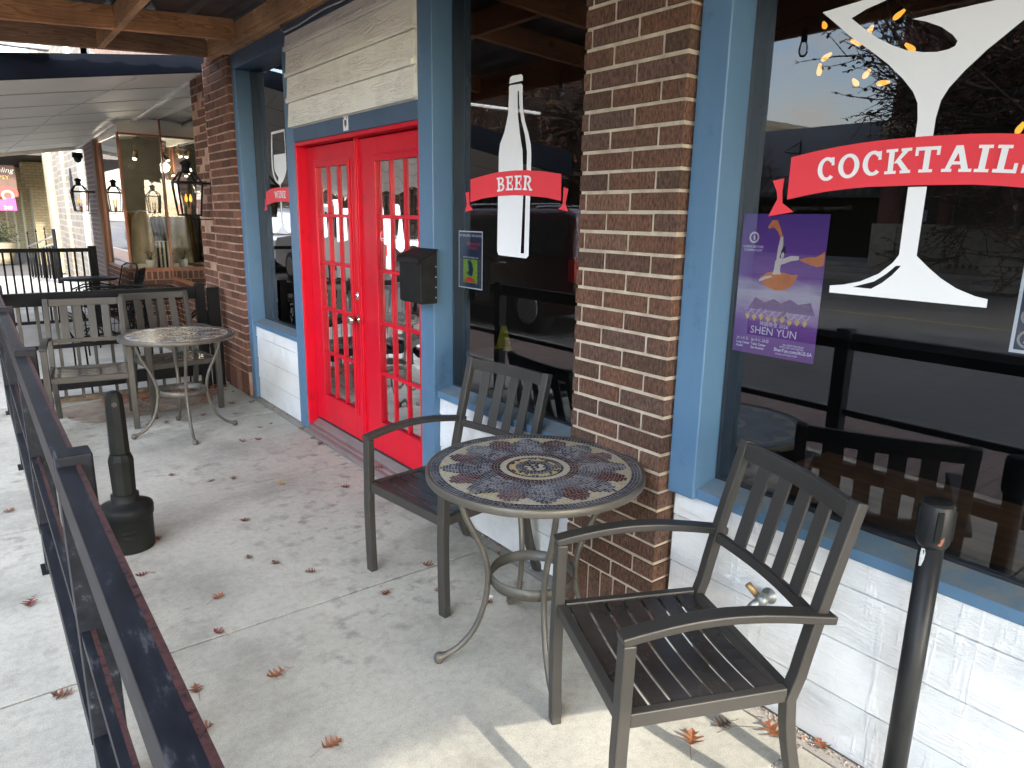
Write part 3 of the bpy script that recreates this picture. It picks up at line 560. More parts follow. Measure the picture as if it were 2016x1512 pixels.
# ---- doors
def frame_rect(mb, y0, y1, z0, z1, x0, x1, w): mb.box(x0, x1, y0, y0+w, z0, z1).box(x0, x1, y1-w, y1, z0, z1).box(x0, x1, y0+w, y1-w, z0, z0+w).box(x0, x1, y0+w, y1-w, z1-w, z1)
def door_leaf(y0, y1, gy0, gy1, knob_y, label):
    XD = 1.90; gz0, gz1 = .30, 1.812
    d = MB(); d.box(XD, XD+.024, y0, gy0, .10, 1.942).box(XD, XD+.024, gy1, y1, .10, 1.942).box(XD, XD+.024, gy0, gy1, .10, gz0).box(XD, XD+.024, gy0, gy1, gz1, 1.942)
    o = d.build('door', MT['red_paint'], bar, bevel=.003); o['label'] = label
    mo = MB(); frame_rect(mo, gy0-.042, gy1+.042, gz0-.042, gz1+.042, XD-.006, XD+.002, .016); frame_rect(mo, gy0-.026, gy1+.026, gz0-.026, gz1+.026, XD-.014, XD+.002, .028)
    mo.build('lite_moulding', MT['red_paint'], o, bevel=.003)
    mu = MB(); nw = (gy1-gy0)/3; nh = (gz1-gz0)/5
    for i in (1, 2): mu.box(XD-.003, XD+.016, gy0+i*nw-.0095, gy0+i*nw+.0095, gz0, gz1)
    for k in range(1, 5):
        z = gz0+k*nh
        for i in range(3): mu.box(XD-.0035, XD+.0155, gy0+i*nw+(.0095 if i else 0), gy0+(i+1)*nw-(.0095 if i < 2 else 0), z-.0105, z+.0105)
    mu.build('muntins', MT['red_paint'], o, bevel=.003)
    for i in range(3):
        for k in range(5):
            a = R(random.uniform(-.9, .9)); bq = R(random.uniform(-.5, .5)); yc = gy0+(i+.5)*nw; zc_ = gz0+(k+.5)*nh; hw = nw/2-.004; hh = nh/2-.004
            p = MB(); nn = 6; vs = []; wob = random.uniform(0, 6)
            for r_ in range(nn+1):
                for s_ in range(nn+1):
                    yy = -hw+2*hw*s_/nn; zz = -hh+2*hh*r_/nn
                    vs.append((XD+.010+yy*math.tan(a)+zz*math.tan(bq)+.00035*math.sin(yy*38+wob)+.0003*math.cos(zz*30+wob), yc+yy, zc_+zz))
            p.add(vs, [(r_*(nn+1)+s_, r_*(nn+1)+s_+1, (r_+1)*(nn+1)+s_+1, (r_+1)*(nn+1)+s_) for r_ in range(nn) for s_ in range(nn)], 0, True)
            p.build('pane', MT['door_glass'], o, recalc=False)
    return o
dl = door_leaf(3.962, 4.712, 4.07, 4.54, 4.0, 'left leaf of the red french doors with knob and deadbolt')
dr = door_leaf(3.142, 3.93, 3.24, 3.71, None, 'right leaf of the red french doors')
MB().box(1.885, 1.91, 3.925, 3.962, .10, 1.95).box(1.878, 1.886, 3.936, 3.95, .10, 1.948).build('astragal', MT['red_paint'], bar, bevel=.003)
jb = MB().box(1.8325, 1.945, 4.7145, 4.7375, .055, 1.971).box(1.8325, 1.945, 3.1325, 3.1405, .055, 1.971).box(1.8335, 1.945, 3.1405, 4.7145, 1.948, 1.9715)
jb.box(1.8375, 1.945, 4.697, 4.7145, .055, 1.70) if False else None
jb.build('door_jamb', MT['red_paint'], bar, bevel=.003)
th = MB(); prof = [(1.790, .0), (1.790, .018), (1.806, .030), (1.832, .034), (1.836, .046), (1.862, .050), (1.866, .060), (1.905, .086), (1.945, .088), (1.945, 0)]
vs = [(x, y, z) for y in (3.135, 4.735) for x, z in prof]; n = len(prof)
th.add(vs, [(i, (i+1) % n, (i+1) % n+n, i+n) for i in range(n)] + [tuple(range(n)), tuple(reversed(range(n, 2*n)))])
th.build('threshold', MT['steel_sill'], bar, bevel=.002)
MB().box(1.899, 1.903, 3.145, 4.712, .088, .100).build('door_sweep', MT['ink_black'], bar)
kn = MB(); Mx = Matrix.Translation((1.90, 3.99, .89)) @ Matrix.Rotation(R(-90), 4, 'Y')
def lathe_dir(mb, prof, M, n=20):
    t = MB().lathe(prof, n=n); mb.add([M @ v for v in t.v], t.f, 0, True)
lathe_dir(kn, [(.0, 0), (.032, 0), (.032, .006), (.014, .012), (.012, .030), (.024, .040), (.030, .054), (.026, .068), (.012, .075), (.001, .076)], Mx); kn.build('knob', MT['nickel'], dl, recalc=True)
db = MB(); lathe_dir(db, [(0, 0), (.031, 0), (.031, .007), (.024, .013), (.017, .015), (.016, .021), (.001, .021)], Matrix.Translation((1.90, 3.985, 1.035)) @ Matrix.Rotation(R(-90), 4, 'Y')); db.build('deadbolt', MT['nickel'], dl)
stc = MB()
for rr, mm_, dd in ((.036, 'decal_white', 0), (.031, 'decal_red', .0004)):
    q = MB(); q.poly([(3.672+rr*math.cos(R(t)), 1.40+rr*math.sin(R(t))) for t in range(0, 360, 15)], 1.911-dd); q.build('round_sticker' if dd == 0 else 'sticker_print', MT[mm_], dr, recalc=False)
q = MB(); q.poly([(3.70, 1.392), (3.644, 1.392), (3.644, 1.386), (3.70, 1.386)], 1.9102); q.poly([(3.69, 1.380), (3.654, 1.380), (3.654, 1.376), (3.69, 1.376)], 1.9102); q.build('sticker_text', MT['decal_white'], dr, recalc=False)
# badge above the door
bd = MB(); bd.box(1.8255, 1.828, 3.90, 3.962, 1.983, 2.058); o = bd.build('badge', MT['decal_white'], bar)
q = MB(); sh = [(3.946, 2.040), (3.916, 2.040), (3.916, 2.015), (3.931, 1.998), (3.946, 2.015)]; q.poly(sh, 1.8250); 
for yy in (3.952, 3.91): q.poly([(yy+.006, 2.055), (yy-.004, 2.055), (yy-.004, 2.044), (yy+.006, 2.044)], 1.8250)
q.build('badge_crest', MT['brown_wood'], o, recalc=False)
q = MB(); q.poly([(3.939, 2.034), (3.923, 2.034), (3.923, 2.016), (3.931, 2.006), (3.939, 2.016)], 1.8246); q.build('badge_inner', MT['table_rim'], o, recalc=False)

# ================================================================== OUR CANOPY
can = empty('wooden_canopy', (1, 2, 2.6), 'timber framed canopy with brown joists and dark metal roofing over the patio', 'canopy')
SL = .064
zb = lambda x: 2.722 - SL*(1.78-x)
for yj in (6.30, 5.58, 4.16, 3.46, 2.76, 2.06, 1.36, .66, -.04, -.74, -1.44, -2.14):
    j = MB(); j.bar((-.02, yj, zb(-.02)+.07), (1.758, yj, zb(1.758)+.07), .042, .14)
    j.build('joist', MT['wood_x' if yj != 6.30 else 'wood_x_dark'], can, bevel=.003)
MB().box(1.758, 1.80, -2.6, 6.36, 2.70, 2.84).build('ledger', MT['wood_y'], can, bevel=.003)
MB().box(1.80, 1.84, -2.6, 6.0, 2.692, 2.86).build('backing_board', MT['wood_y'], can, bevel=.003)
pl = MB()
for a, b_ in ((5.60, 6.28), (4.18, 5.56), (3.48, 4.14)): pl.box(.985, 1.03, a, b_, zb(1.0)+.0, zb(1.0)+.14)
pl.build('blocking', MT['wood_y'], can, bevel=.003)
MB().box(-.06, -.021, -2.6, 6.36, 2.545, 2.75).build('outer_beam', MT['wood_y'], can, bevel=.003)
rf = MB(); edge = [(1.838, -3.3), (1.62, -3.05), (1.36, -2.82), (1.10, -2.66), (.60, -2.6), (.5, -2.6), (-.1, -2.6)]  # unseen near roof end, slanted to shape the edge of the sun patch
xs_ = [ -.1 + i*(1.838+.1)/46 for i in range(47)]
def yend(x):
    for (xa, ya), (xb, yb_) in zip(edge[:-1], edge[1:]):
        if xb <= x <= xa: return ya + (yb_-ya)*(xa-x)/(xa-xb)
    return -2.6
rv = []
for i, x in enumerate(xs_):
    z = zb(x)+.150+(.018 if i % 6 in (0, 1) else 0); rv += [(x, yend(x), z), (x, 6.42, z)]
rf.add(rv, [(2*i, 2*i+1, 2*i+3, 2*i+2) for i in range(46)]); rf.build('metal_roof', MT['roof_metal'], can, recalc=False)
cd = MB(); cd.tube([(1.815, 4.80, 2.70), (1.80, 4.79, 2.665), (1.80, 4.72, 2.633), (1.805, 4.5, 2.633), (1.805, 4.3, 2.642), (1.805, 4.1, 2.648), (1.805, 3.9, 2.640), (1.805, 3.6, 2.646), (1.805, 2.8, 2.66), (1.805, 1.0, 2.66)], .0065, 8)
tag(cd.build('conduit', MT['galv']), 'thin metal conduit clipped along the blue header', 'conduit')

# ================================================================== CHAIRS
def make_chair():
    """origin on the ground midway between the front legs, facing local -Y ... forward = +Y, right = +X"""
    W, Dp, zs, za, zt = .50, .44, .405, .605, .885; t = .032
    root = empty('patio_chair', (0, 0, 0)); cp = MT['chair_paint']
    def backpt(z):   # y of the rear post centre line against height
        if z < zs: return -Dp - .10*((zs-z)/zs)**1.9
        return -Dp - .015 - .115*((z-zs)/(zt-zs))**1.15
    for s in (-1, 1):
        x = s*W/2
        MB().sweep([(x, 0, 0), (x, .004, .15), (x, .006, .30), (x, .003, .42), (x, 0, za-.006)], .040, t, side=(1, 0, 0)).build('leg', cp, root, bevel=.004)
        MB().sweep([(s*(W/2-.012), backpt(z), z) for z in [zt*i/14 for i in range(15)]], .036, .030, side=(1, 0, 0)).build('rear_post', cp, root, bevel=.004)
        pts = [(x, .018 - (Dp+.105)*u, za + .004 + .034*math.sin(math.pi*min(1, u*1.02))**1.0*(1-.25*u) - .012*u) for u in [i/14 for i in range(15)]]
        MB().sweep(pts, .046, .022, side=(1, 0, 0)).build('armrest', cp, root, bevel=.004)
        MB().bar((s*(W/2-.006), -.016, zs-.012), (s*(W/2-.012), -Dp+.01, zs-.012), .024, .038).build('side_rail', cp, root, bevel=.003)
    MB().bar((-W/2+.018, -.004, zs-.013), (W/2-.018, -.004, zs-.013), .026, .040).build('seat_frame', cp, root, bevel=.003)
    MB().bar((-W/2+.03, -Dp, zs-.016), (W/2-.03, -Dp, zs-.016), .026, .034).build('seat_frame', cp, root, bevel=.003)
    st = MB(); n = 7; y0 = -.024; step = (Dp-.045)/n
    for i in range(n):
        ya = y0 - i*step - .003; yb_ = y0 - (i+1)*step + .006; vs = []; m_ = 10
        for k in range(m_+1):
            u = k/m_; x = (-W/2+.017) + (W-.034)*u; dip = -.016*math.sin(math.pi*u)
            for y in (ya, yb_): vs += [(x, y, zs+.001+dip), (x, y, zs-.007+dip)]
        fs = []
        for k in range(m_):
            a = 4*k; b_ = a+4; fs += [(a, a+2, b_+2, b_), (a+1, b_+1, b_+3, a+3), (a, b_, b_+1, a+1), (a+2, a+3, b_+3, b_+2)]
        fs += [(0, 1, 3, 2), (4*m_, 4*m_+2, 4*m_+3, 4*m_+1)]; st.add(vs, fs)
    st.build('seat', MT['seat_wet'], root, bevel=.0015)
    MB().bar((-W/2+.04, -.12, zs-.022), (-W/2+.04, -Dp+.05, zs-.022), .02, .014).bar((W/2-.04, -.12, zs-.022), (W/2-.04, -Dp+.05, zs-.022), .02, .014).build('seat_brace', cp, root, bevel=.002)
    # curved backrest: rails and five slats following a shallow arc
    def arc(u, z): return (-(W/2-.03)+(W-.06)*u, backpt(z) - .018*math.sin(math.pi*u), z)
    tz, lz = zt-.028, .585
    MB().sweep([arc(i/12, tz) for i in range(13)], .022, .052).build('top_rail', cp, root, bevel=.004)
    MB().sweep([arc(i/12, lz) for i in range(13)], .020, .030).build('lower_rail', cp, root, bevel=.003)
    sl = MB()
    for i in range(4):
        u = (i+1)/5; p0 = Vector(arc(u, lz+.012)); p1 = Vector(arc(u, tz-.02)); dx = Vector((1, -.018*math.pi*math.cos(math.pi*u)/(W-.06), 0)).normalized()
        d = (p1-p0).normalized(); nn = dx.cross(d)
        vs = [p + dx*a*.025 + nn*b_*.004 for p in (p0, p1) for a, b_ in ((-1, -1), (1, -1), (1, 1), (-1, 1))]
        sl.add(vs, [(0, 1, 2, 3), (7, 6, 5, 4), (0, 4, 5, 1), (1, 5, 6, 2), (2, 6, 7, 3), (3, 7, 4, 0)])
    sl.build('back_slats', cp, root, bevel=.0015)
    return root
def place(o, x, y, deg, label, cat, group):
    o.location = (x, y, 0); o.rotation_euler = (0, 0, R(deg-90)); return tag(o, label, cat, group)
ch0 = make_chair()
CH = [(1.175, 1.170, 155.66, 'grey metal armchair with wet brown seat in the foreground under the big window', ), (1.29, 2.35, 186.9, 'grey metal armchair behind the nearer mosaic table, back to the white siding'),
      (.60, 5.49, -97.7, 'grey metal armchair beside the black street railing in the far corner'), (1.25, 5.68, -83.9, 'grey metal armchair behind the farther mosaic table by the brick pier')]
copies = [ch0] + [copy_tree(ch0) for _ in range(3)]
for o, (x, y, a, lb) in zip(copies, CH): place(o, x, y, a, lb, 'chair', 'matching slatted metal armchairs on the patio')

# ================================================================== TABLES
CW = (.62, .60, .50); m_mos = None
TILE = [(0, (.018, .012, .015)), (.1, (.07, .012, .014)), (.2, (.045, .02, .02)), (.34, (.040, .043, .060)), (.5, (.07, .074, .095)), (.62, (.19, .187, .195)), (.74, (.42, .385, .28)), (.87, (.48, .34, .11)), (1.0, (.36, .33, .28))]
mt, nt, b = nodes('mosaic'); at = N(nt, "ShaderNodeAttribute", attribute_name='rnd'); r_ = ramp(nt, TILE); r_.color_ramp.interpolation = 'CONSTANT'; nt.links.new(at.outputs['Fac'], r_.inputs[0])
n1 = noise_(nt, coords(nt), 130, 3, .6); rr_ = ramp(nt, [(.3, g3(.7)), (.7, g3(1.3))]); nt.links.new(n1, rr_.inputs[0]); n2 = noise_(nt, coords(nt), 9, 4, .6); rq = ramp(nt, [(.45, g3(0)), (.75, g3(.30))]); nt.links.new(n2, rq.inputs[0])
cc = mixc(nt, 1, r_.outputs[0], rr_.outputs[0], 'MULTIPLY'); cc = mixc(nt, rq.outputs[0], cc, (.36, .36, .37)); nt.links.new(cc, b.inputs['Base Color']); b.inputs['Roughness'].default_value = .22
def tile_col(r, th, Rr):
    q = r/Rr; c8 = math.pi/4; u = ((th + c8/2) % c8)/c8 - .5      # -.5..  .5 across a petal
    rn = random.random()
    if q < .045: return .05
    if q < .10: return .05 if rn < .5 else .8
    if q < .14: return .05
    if q < .20: return .4 if rn < .7 else .55
    if q < .245: return .92*(rn < .55) + .05*(rn >= .55)
    if q < .285: return .05 if rn < .6 else .25
    if q < .335: return .78
    if q < .385: return .25 if rn < .6 else .05
    if q < .42: return .25 if rn < .45 else .15
    if q > .945: return .4 if rn < .85 else .55
    if q > .895: return .4 if rn < .7 else .25
    s_ = (q-.42)/(.895-.42); a = abs(u)
    w = .5 if s_ < .22 else .5*max(0, (1-s_)/.78)**.72
    if a < w*.60: return .65 if rn < .45 else (.55 if rn < .8 else .4)
    if a < w*.98: return .4 if rn < .65 else .55
    w2 = .34*max(0, (1-s_/.97))**.55 + (.04 if s_ < .9 else 0)
    if .5-a < w2: return .15 if rn < .75 else .25
    return .78 if rn < .66 else (.9 if rn < .85 else .78)
def make_table():
    root = empty('mosaic_table', (0, 0, 0)); RT = .355; zt = .70
    g_ = MB().lathe([(.001, zt-.016), (RT, zt-.016), (RT, zt-.001), (.001, zt-.001)], n=96, sm=False).build('tabletop', MT['grout'], root)
    ti = MB(); r = .006; rows = []
    while r < RT-.006:
        h = .0102; nt_ = max(6, int(2*math.pi*(r+h/2)/.0125)); ph = random.random()
        for k in range(nt_):
            t0 = 2*math.pi*(k+ph)/nt_; t1 = t0 + 2*math.pi/nt_*(1-.0016/(2*math.pi*(r+h/2)/nt_)); zz = zt + random.uniform(0, .0006)
            c_ = tile_col(r+h/2, (t0+t1)/2 + R(8), RT); pts = []
            m_ = 2 if nt_ > 20 else 3
            A = [t0+(t1-t0)*i/m_ for i in range(m_+1)]
            vs = [((r+h-.0012)*math.cos(t), (r+h-.0012)*math.sin(t), zz) for t in A] + [(r*math.cos(t), r*math.sin(t), zz+random.uniform(-.0004, .0004)) for t in reversed(A)]
            ti.add(vs, [tuple(range(len(vs)))], min(.999, max(0, c_)))
        r += h
    ti.build('mosaic_tiles', MT['mosaic'], g_, recalc=False)
    MB().lathe([(RT-.002, zt-.024), (RT+.011, zt-.024), (RT+.013, zt-.021), (RT+.013, zt-.002), (RT+.010, zt+.0022), (RT+.003, zt+.0025), (RT-.001, zt+.0005)], n=96, caps=False).build('rim', MT['table_rim'], root)
    ks = [(.27, zt-.03), (.262, .62), (.232, .53), (.188, .44), (.163, .36), (.158, .29), (.172, .20), (.205, .115), (.255, .055), (.300, .028), (.325, .020)]
    # smooth the leg curve
    def cr(p, n=5):
        out = []
        for i in range(len(p)-1):
            P0, P1, P2, P3 = p[max(i-1, 0)], p[i], p[i+1], p[min(i+2, len(p)-1)]
            for k in range(n):
                t = k/n; out.append(tuple(.5*((2*P1[j]) + (-P0[j]+P2[j])*t + (2*P0[j]-5*P1[j]+4*P2[j]-P3[j])*t*t + (-P0[j]+3*P1[j]-3*P2[j]+P3[j])*t**3) for j in range(2)))
        return out + [p[-1]]
    for k in range(4):
        t = R(90*k); c_, s_ = math.cos(t), math.sin(t)
        q = cr(ks); rad = [.0105]*len(q)
        for i in range(6): rad[-1-i] = [.017, .0165, .0145, .013, .0115, .011][i]
        lg = MB().tube([(r*c_, r*s_, z) for r, z in q], rad, 10); lg.lathe([(.001, 0), (.014, .0), (.0175, .012), (.0165, .026), (.010, .034), (.001, .037)], .330*c_, .330*s_, 14)
        lg.build('leg', MT['table_rim'], root)
    MB().lathe([(.143, .282), (.1475, .282), (.1475, .322), (.143, .322), (.143, .282)], n=64, caps=False).build('brace_ring', MT['table_rim'], root)
    bl_ = MB()
    for k in range(8):
        t = R(45*k+20); bl_.lathe([(.001, .302-.004), (.004, .302-.004), (.004, .306), (.001, .306)], .1485*math.cos(t), .1485*math.sin(t), 8)
    bl_.build('rivets', MT['table_rim'], root)
    return root
tb = make_table(); tb2 = copy_tree(tb)
tag(tb, 'round mosaic bistro table standing in front of the brick pier', 'table', 'round mosaic tables'); tb.location = (1.445, 1.725, 0); tb.rotation_euler = (0, 0, R(65))
tag(tb2, 'round mosaic bistro table in front of the left brick pier and two chairs', 'table', 'round mosaic tables'); tb2.location = (1.11, 5.18, 0); tb2.rotation_euler = (0, 0, R(-4))

# ================================================================== BLACK RAILINGS
def rail_bar(mb, x0, x1, y0, y1, z0, z1):
    """box rail whose long top edges are worn: rnd=1 strips on the top"""
    r = .010
    mb.box(x0, x1, y0, y1, z0, z1-.0015)
    n = max(2, int((y1-y0)/.25)); 
    for (a, b_, c_) in ((x0, x0+r*.6, .14), (x0+r*.6, x1-r*1.1, .0), (x1-r*1.1, x1, .38)):
        mb.add([(a, y0, z1), (b_, y0, z1), (b_, y1, z1), (a, y1, z1)], [(0, 1, 2, 3)], c_)
    mb.add([(x0, y0, z1-.0015), (x0, y1, z1-.0015), (x0, y1, z1), (x0, y0, z1)], [(0, 1, 2, 3)], .35); mb.add([(x1, y0, z1-.0015), (x1, y1, z1-.0015), (x1, y1, z1), (x1, y0, z1)], [(0, 1, 2, 3)], .35)
sf = empty('street_railing', (.14, 2, 0), 'long black steel railing along the street side of the patio, paint worn on top', 'railing')
PY = [-2.95, -1.35, .25, 1.87, 3.42, 4.97, 6.42]
PY[2] = .235
for y in PY:
    p = MB().box(.112, .187, y-.038, y+.038, 0, .968); p.build('post', MT['rail_paint'], sf, bevel=.005)
    MB().box(.095, .204, y-.055, y+.055, 0, .008).build('post_plate', MT['black_metal'], sf, bevel=.002)
for a, b_ in zip(PY[:-1], PY[1:]):
    t = MB(); rail_bar(t, .112, .160, a+.0385, b_-.0385, .855, .945); t.build('top_rail', MT['rail_paint'], sf, bevel=.004, recalc=True)
    t = MB(); rail_bar(t, .116, .146, a+.0385, b_-.0385, .488, .522); t.build('middle_rail', MT['rail_paint'], sf, bevel=.003)
    t = MB(); rail_bar(t, .110, .160, a+.0385, b_-.0385, .150, .225); t.build('bottom_rail', MT['rail_paint'], sf, bevel=.003)
sf.rotation_euler = (0, 0, R(-.3))
cf = empty('cross_railing', (.85, 6.42, 0), 'black railing with upright bars closing the far end of the patio', 'railing')
MB().box(1.545, 1.618, 6.385, 6.458, 0, .925).build('post', MT['black_metal'], cf, bevel=.004)
MB().box(1.640, 1.74, 6.41, 6.45, .0, .885).build('post', MT['black_metal'], cf, bevel=.004)
MB().box(.188, 1.544, 6.39, 6.45, .80, .90).build('top_rail', MT['black_metal'], cf, bevel=.005)
MB().box(.188, 1.544, 6.405, 6.435, .465, .495).build('middle_rail', MT['black_metal'], cf, bevel=.003)
MB().box(.188, 1.544, 6.39, 6.45, .135, .235).build('bottom_rail', MT['black_metal'], cf, bevel=.004)
for i in range(11):
    x = .285 + i*.119; MB().box(x-.012, x+.012, 6.4145, 6.4255, .05, .801).build('picket', MT['chair_paint'], cf, bevel=.002)
MB().box(.2, 1.6, 6.53, 6.58, .0, .045).build('timber_curb', MT['dirt'], cf, bevel=.004)

# ================================================================== SMALL THINGS ON THE PATIO
sm = empty('smoking_receptacle', (.455, 3.455, 0), 'black plastic cigarette receptacle with round weighted base and ribbed neck', 'ash bin')
cx, cy = .455, 3.455
MB().lathe([(.001, 0), (.100, .0), (.104, .012), (.106, .15), (.110, .160), (.112, .164), (.113, .198), (.110, .208), (.092, .216), (.064, .228), (.058, .236), (.058, .262), (.001, .262)], cx, cy, 40).build('base', MT['black_plastic'], sm)
lw = MB(); 
def octo(mb, prof, n=10, c_=0):
    mb.lathe(prof, cx, cy, n, sm=False, rot=R(11))
octo(lw, [(.001, .262), (.048, .262), (.050, .268), (.053, .40), (.054, .425), (.044, .455), (.001, .456)]); lw.build('lower_neck', MT['black_plastic'], sm, bevel=.003)
un = MB(); 
N_ = 8
un.lathe([(.001, .455), (.042, .455), (.040, .62), (.038, .700), (.036, .722), (.028, .738), (.014, .745), (.001, .746)], cx, cy, 8, sm=False, rot=R(22)); un.build('upper_neck', MT['black_plastic'], sm, bevel=.007, seg=3)
ho = MB(); dcam = Vector((0-cx, 0-cy, 0)).normalized(); nx = Vector((-dcam.y, dcam.x, 0)); hc = Vector((cx, cy, .69)) + dcam*.0395
vs = [hc + nx*.011*math.cos(R(t)) + Vector((0, 0, .011*math.sin(R(t)))) for t in range(0, 360, 20)]; ho.add(vs, [tuple(range(18))]); ho.build('hole', MT['ink_black'], sm, recalc=False)
em = MB(); 
for dz, w_, o_ in ((.105, .020, -.01), (.112, .030, -.002), (.088, .030, 0), (.080, .022, .004)):
    em.tube([Vector((cx, cy, dz)) + dcam*.107 + nx*(o_-w_) , Vector((cx, cy, dz)) + dcam*.1085 + nx*o_, Vector((cx, cy, dz)) + dcam*.107 + nx*(o_+w_)], .0012, 5)
em.build('embossed_marks', MT['stanchion'], sm)
# stanchion
st = empty('stanchion_post', (1.68, .582, 0), 'dark scuffed crowd barrier post with belt head in front of the big window', 'barrier post')
sx_, sy_ = 1.68, .582
MB().lathe([(.001, .02), (.026, .02), (.026, .82), (.001, .82)], sx_, sy_, 32).build('pole', MT['stanchion'], st)
MB().lathe([(.001, 0), (.15, .0), (.15, .012), (.11, .03), (.04, .045), (.001, .045)], sx_, sy_, 40).build('base', MT['stanchion'], st)
MB().lathe([(.001, .805), (.029, .805), (.0345, .815), (.0352, .823), (.0352, .905), (.033, .909), (.001, .909)], sx_, sy_, 32).build('belt_head', MT['stanchion'], st)
MB().lathe([(.001, .9093), (.030, .9093), (.031, .911), (.029, .9125), (.001, .9125)], sx_, sy_, 32).build('cap', MT['black_plastic'], st)
dc = Vector((-sx_, -sy_, 0)).normalized(); nc = Vector((-dc.y, dc.x, 0))
for ang, w_ in ((14, .007), (95, .009), (-80, .009)):
    a = math.atan2(dc.y, dc.x)+R(ang); d = Vector((math.cos(a), math.sin(a), 0)); n_ = Vector((-d.y, d.x, 0)); c0 = Vector((sx_, sy_, 0)) + d*.0350
    vs = [c0 + n_*u*w_ + d*v*.003 + Vector((0, 0, z)) for z in (.825, .898) for u, v in ((-1, -1), (1, -1), (1, 1), (-1, 1))]
    h_ = MB(); h_.add(vs, [(0, 1, 2, 3), (7, 6, 5, 4), (0, 4, 5, 1), (1, 5, 6, 2), (2, 6, 7, 3), (3, 7, 4, 0)])
    h_.build('belt_slot', MT['black_plastic'], st, bevel=.002)
a = math.atan2(dc.y, dc.x)+R(4); os_ = MB()
def patch(mb, cx_, cy_, rad, a0, z0, pts): mb.add([(cx_+rad*math.cos(a0+p/rad), cy_+rad*math.sin(a0+p/rad), z0+q) for p, q in pts], [tuple(range(len(pts)))])
patch(os_, sx_, sy_, .0356, a+.42, .818, [(-.006, 0), (.001, -.001), (.006, .012), (.006, .022), (.002, .018), (-.003, .012)]); os_.build('orange_scuff', MT['orange_scuff'], st, recalc=False)
ws = MB(); patch(ws, sx_, sy_, .0264, a-.66, .775, [(-.006, -.02), (.0, -.018), (.005, .0), (.006, .016), (.003, .026), (-.005, .025), (-.007, .006)]); ws.build('white_scuff', MT['litter_white'], st, recalc=False)
# mailbox
mb_ = empty('mailbox', (1.79, 3.06, 1.08), 'black wall mailbox with sloping lid on the blue post beside the doors', 'mailbox')
mb2 = MB(); prof = [(1.829, 1.10), (1.738, 1.10), (1.733, 1.112), (1.733, 1.312), (1.829, 1.352)]; n = len(prof)
vs = [(x, y, z) for y in (2.962, 3.168) for x, z in prof]; mb2.add(vs, [(i, (i+1) % n, (i+1) % n+n, i+n) for i in range(n)] + [tuple(range(n)), tuple(reversed(range(n, 2*n)))]); mb2.build('box', MT['mail_black'], mb_, bevel=.004)
ld = MB(); prof = [(1.829, 1.357), (1.829, 1.364), (1.735, 1.330), (1.722, 1.318), (1.720, 1.296), (1.725, 1.296), (1.728, 1.312)]; n = len(prof)
vs = [(x, y, z) for y in (2.954, 3.177) for x, z in prof]; ld.add(vs, [(i, (i+1) % n, (i+1) % n+n, i+n) for i in range(n)] + [tuple(range(n)), tuple(reversed(range(n, 2*n)))]); ld.build('lid', MT['mail_black'], mb_, bevel=.002)
rv_ = MB()
for z in (1.13, 1.18, 1.23, 1.28): rv_.lathe([(.001, z-.003), (.004, z-.003), (.004, z+.003), (.001, z+.003)], 1.82, 2.9615, 8)
rv_.build('rivets', MT['galv'], mb_)
# hose bib
hb = empty('hose_bib', (1.85, 1.08, .34), 'weathered brass garden tap sticking out of the white siding', 'tap')
M_ = Matrix.Translation((1.866, 1.07, .385)) @ Matrix.Rotation(R(-90), 4, 'Y')
q = MB(); lathe_dir(q, [(.001, 0), (.026, 0), (.026, .006), (.013, .010), (.012, .03), (.019, .034), (.021, .05), (.014, .062), (.001, .064)], M_); q.build('valve_body', MT['hose_metal'], hb)
q = MB(); q.tube([(1.815, 1.072, .385), (1.800, 1.085, .368), (1.790, 1.092, .35)], [.012, .012, .0125], 12); q.lathe([(.001, 0), (.0155, 0), (.0155, .014), (.001, .014)], 0, 0, 10)
q.v[-40:] = [Vector((1.786, 1.095, .336)) + Vector(v) for v in q.v[-40:]]; q.build('spout', MT['hose_metal'], hb)
q = MB(); q.tube([(1.822, 1.088, .392), (1.812, 1.104, .412), (1.806, 1.112, .424)], [.011, .010, .0115], 12); q.build('vacuum_breaker', MT['brass_old'], hb)

# posters (behind the glass)
def flat_text(name, s, size, mt, parent, X, y, z, align='LEFT', shear=0, sx=1, bold=False, plane='x'):
    cu = bpy.data.curves.new(name, 'FONT'); cu.body = s; cu.size = size; cu.align_x = align; cu.shear = shear; cu.resolution_u = 2
    if bold: cu.offset = size*.012
    ob = bpy.data.objects.new(name, cu); dg = bpy.context.evaluated_depsgraph_get(); me = bpy.data.meshes.new_from_object(ob)
    org = worg(parent)
    for v in me.vertices:
        a, b_ = v.co.x*sx, v.co.y
        w = Vector((X, y-a, z+b_)) if plane == 'x' else (Vector((y+a, X, z+b_)) if plane == 'y' else Vector((X, y+a, z+b_)))
        v.co = w - org
    me.materials.clear(); me.materials.append(MT[mt]); bpy.data.objects.remove(ob); bpy.data.curves.remove(cu)
    o = bpy.data.objects.new(name, me); col.objects.link(o); o.parent = parent; return o
mt, nt, b = nodes('poster_purple'); v = coords(nt); sp = nt.nodes.new("ShaderNodeSeparateXYZ"); nt.links.new(v, sp.inputs[0]); n1 = noise_(nt, coords(nt, (1, 5, 22)), 1.7, 5)
ad = N(nt, "ShaderNodeMath", operation='MULTIPLY_ADD'); nt.links.new(n1, ad.inputs[0]); ad.inputs[1].default_value = .10; nt.links.new(sp.outputs[2], ad.inputs[2])
r_ = ramp(nt, [(.08, (.13, .035, .20)), (.15, (.17, .06, .25)), (.205, (.32, .22, .36)), (.245, (.44, .38, .44)), (.30, (.15, .05, .24)), (.46, (.085, .03, .19))]); nt.links.new(ad.outputs[0], r_.inputs[0]); nt.links.new(r_.outputs[0], b.inputs['Base Color']); b.inputs['Roughness'].default_value = .4
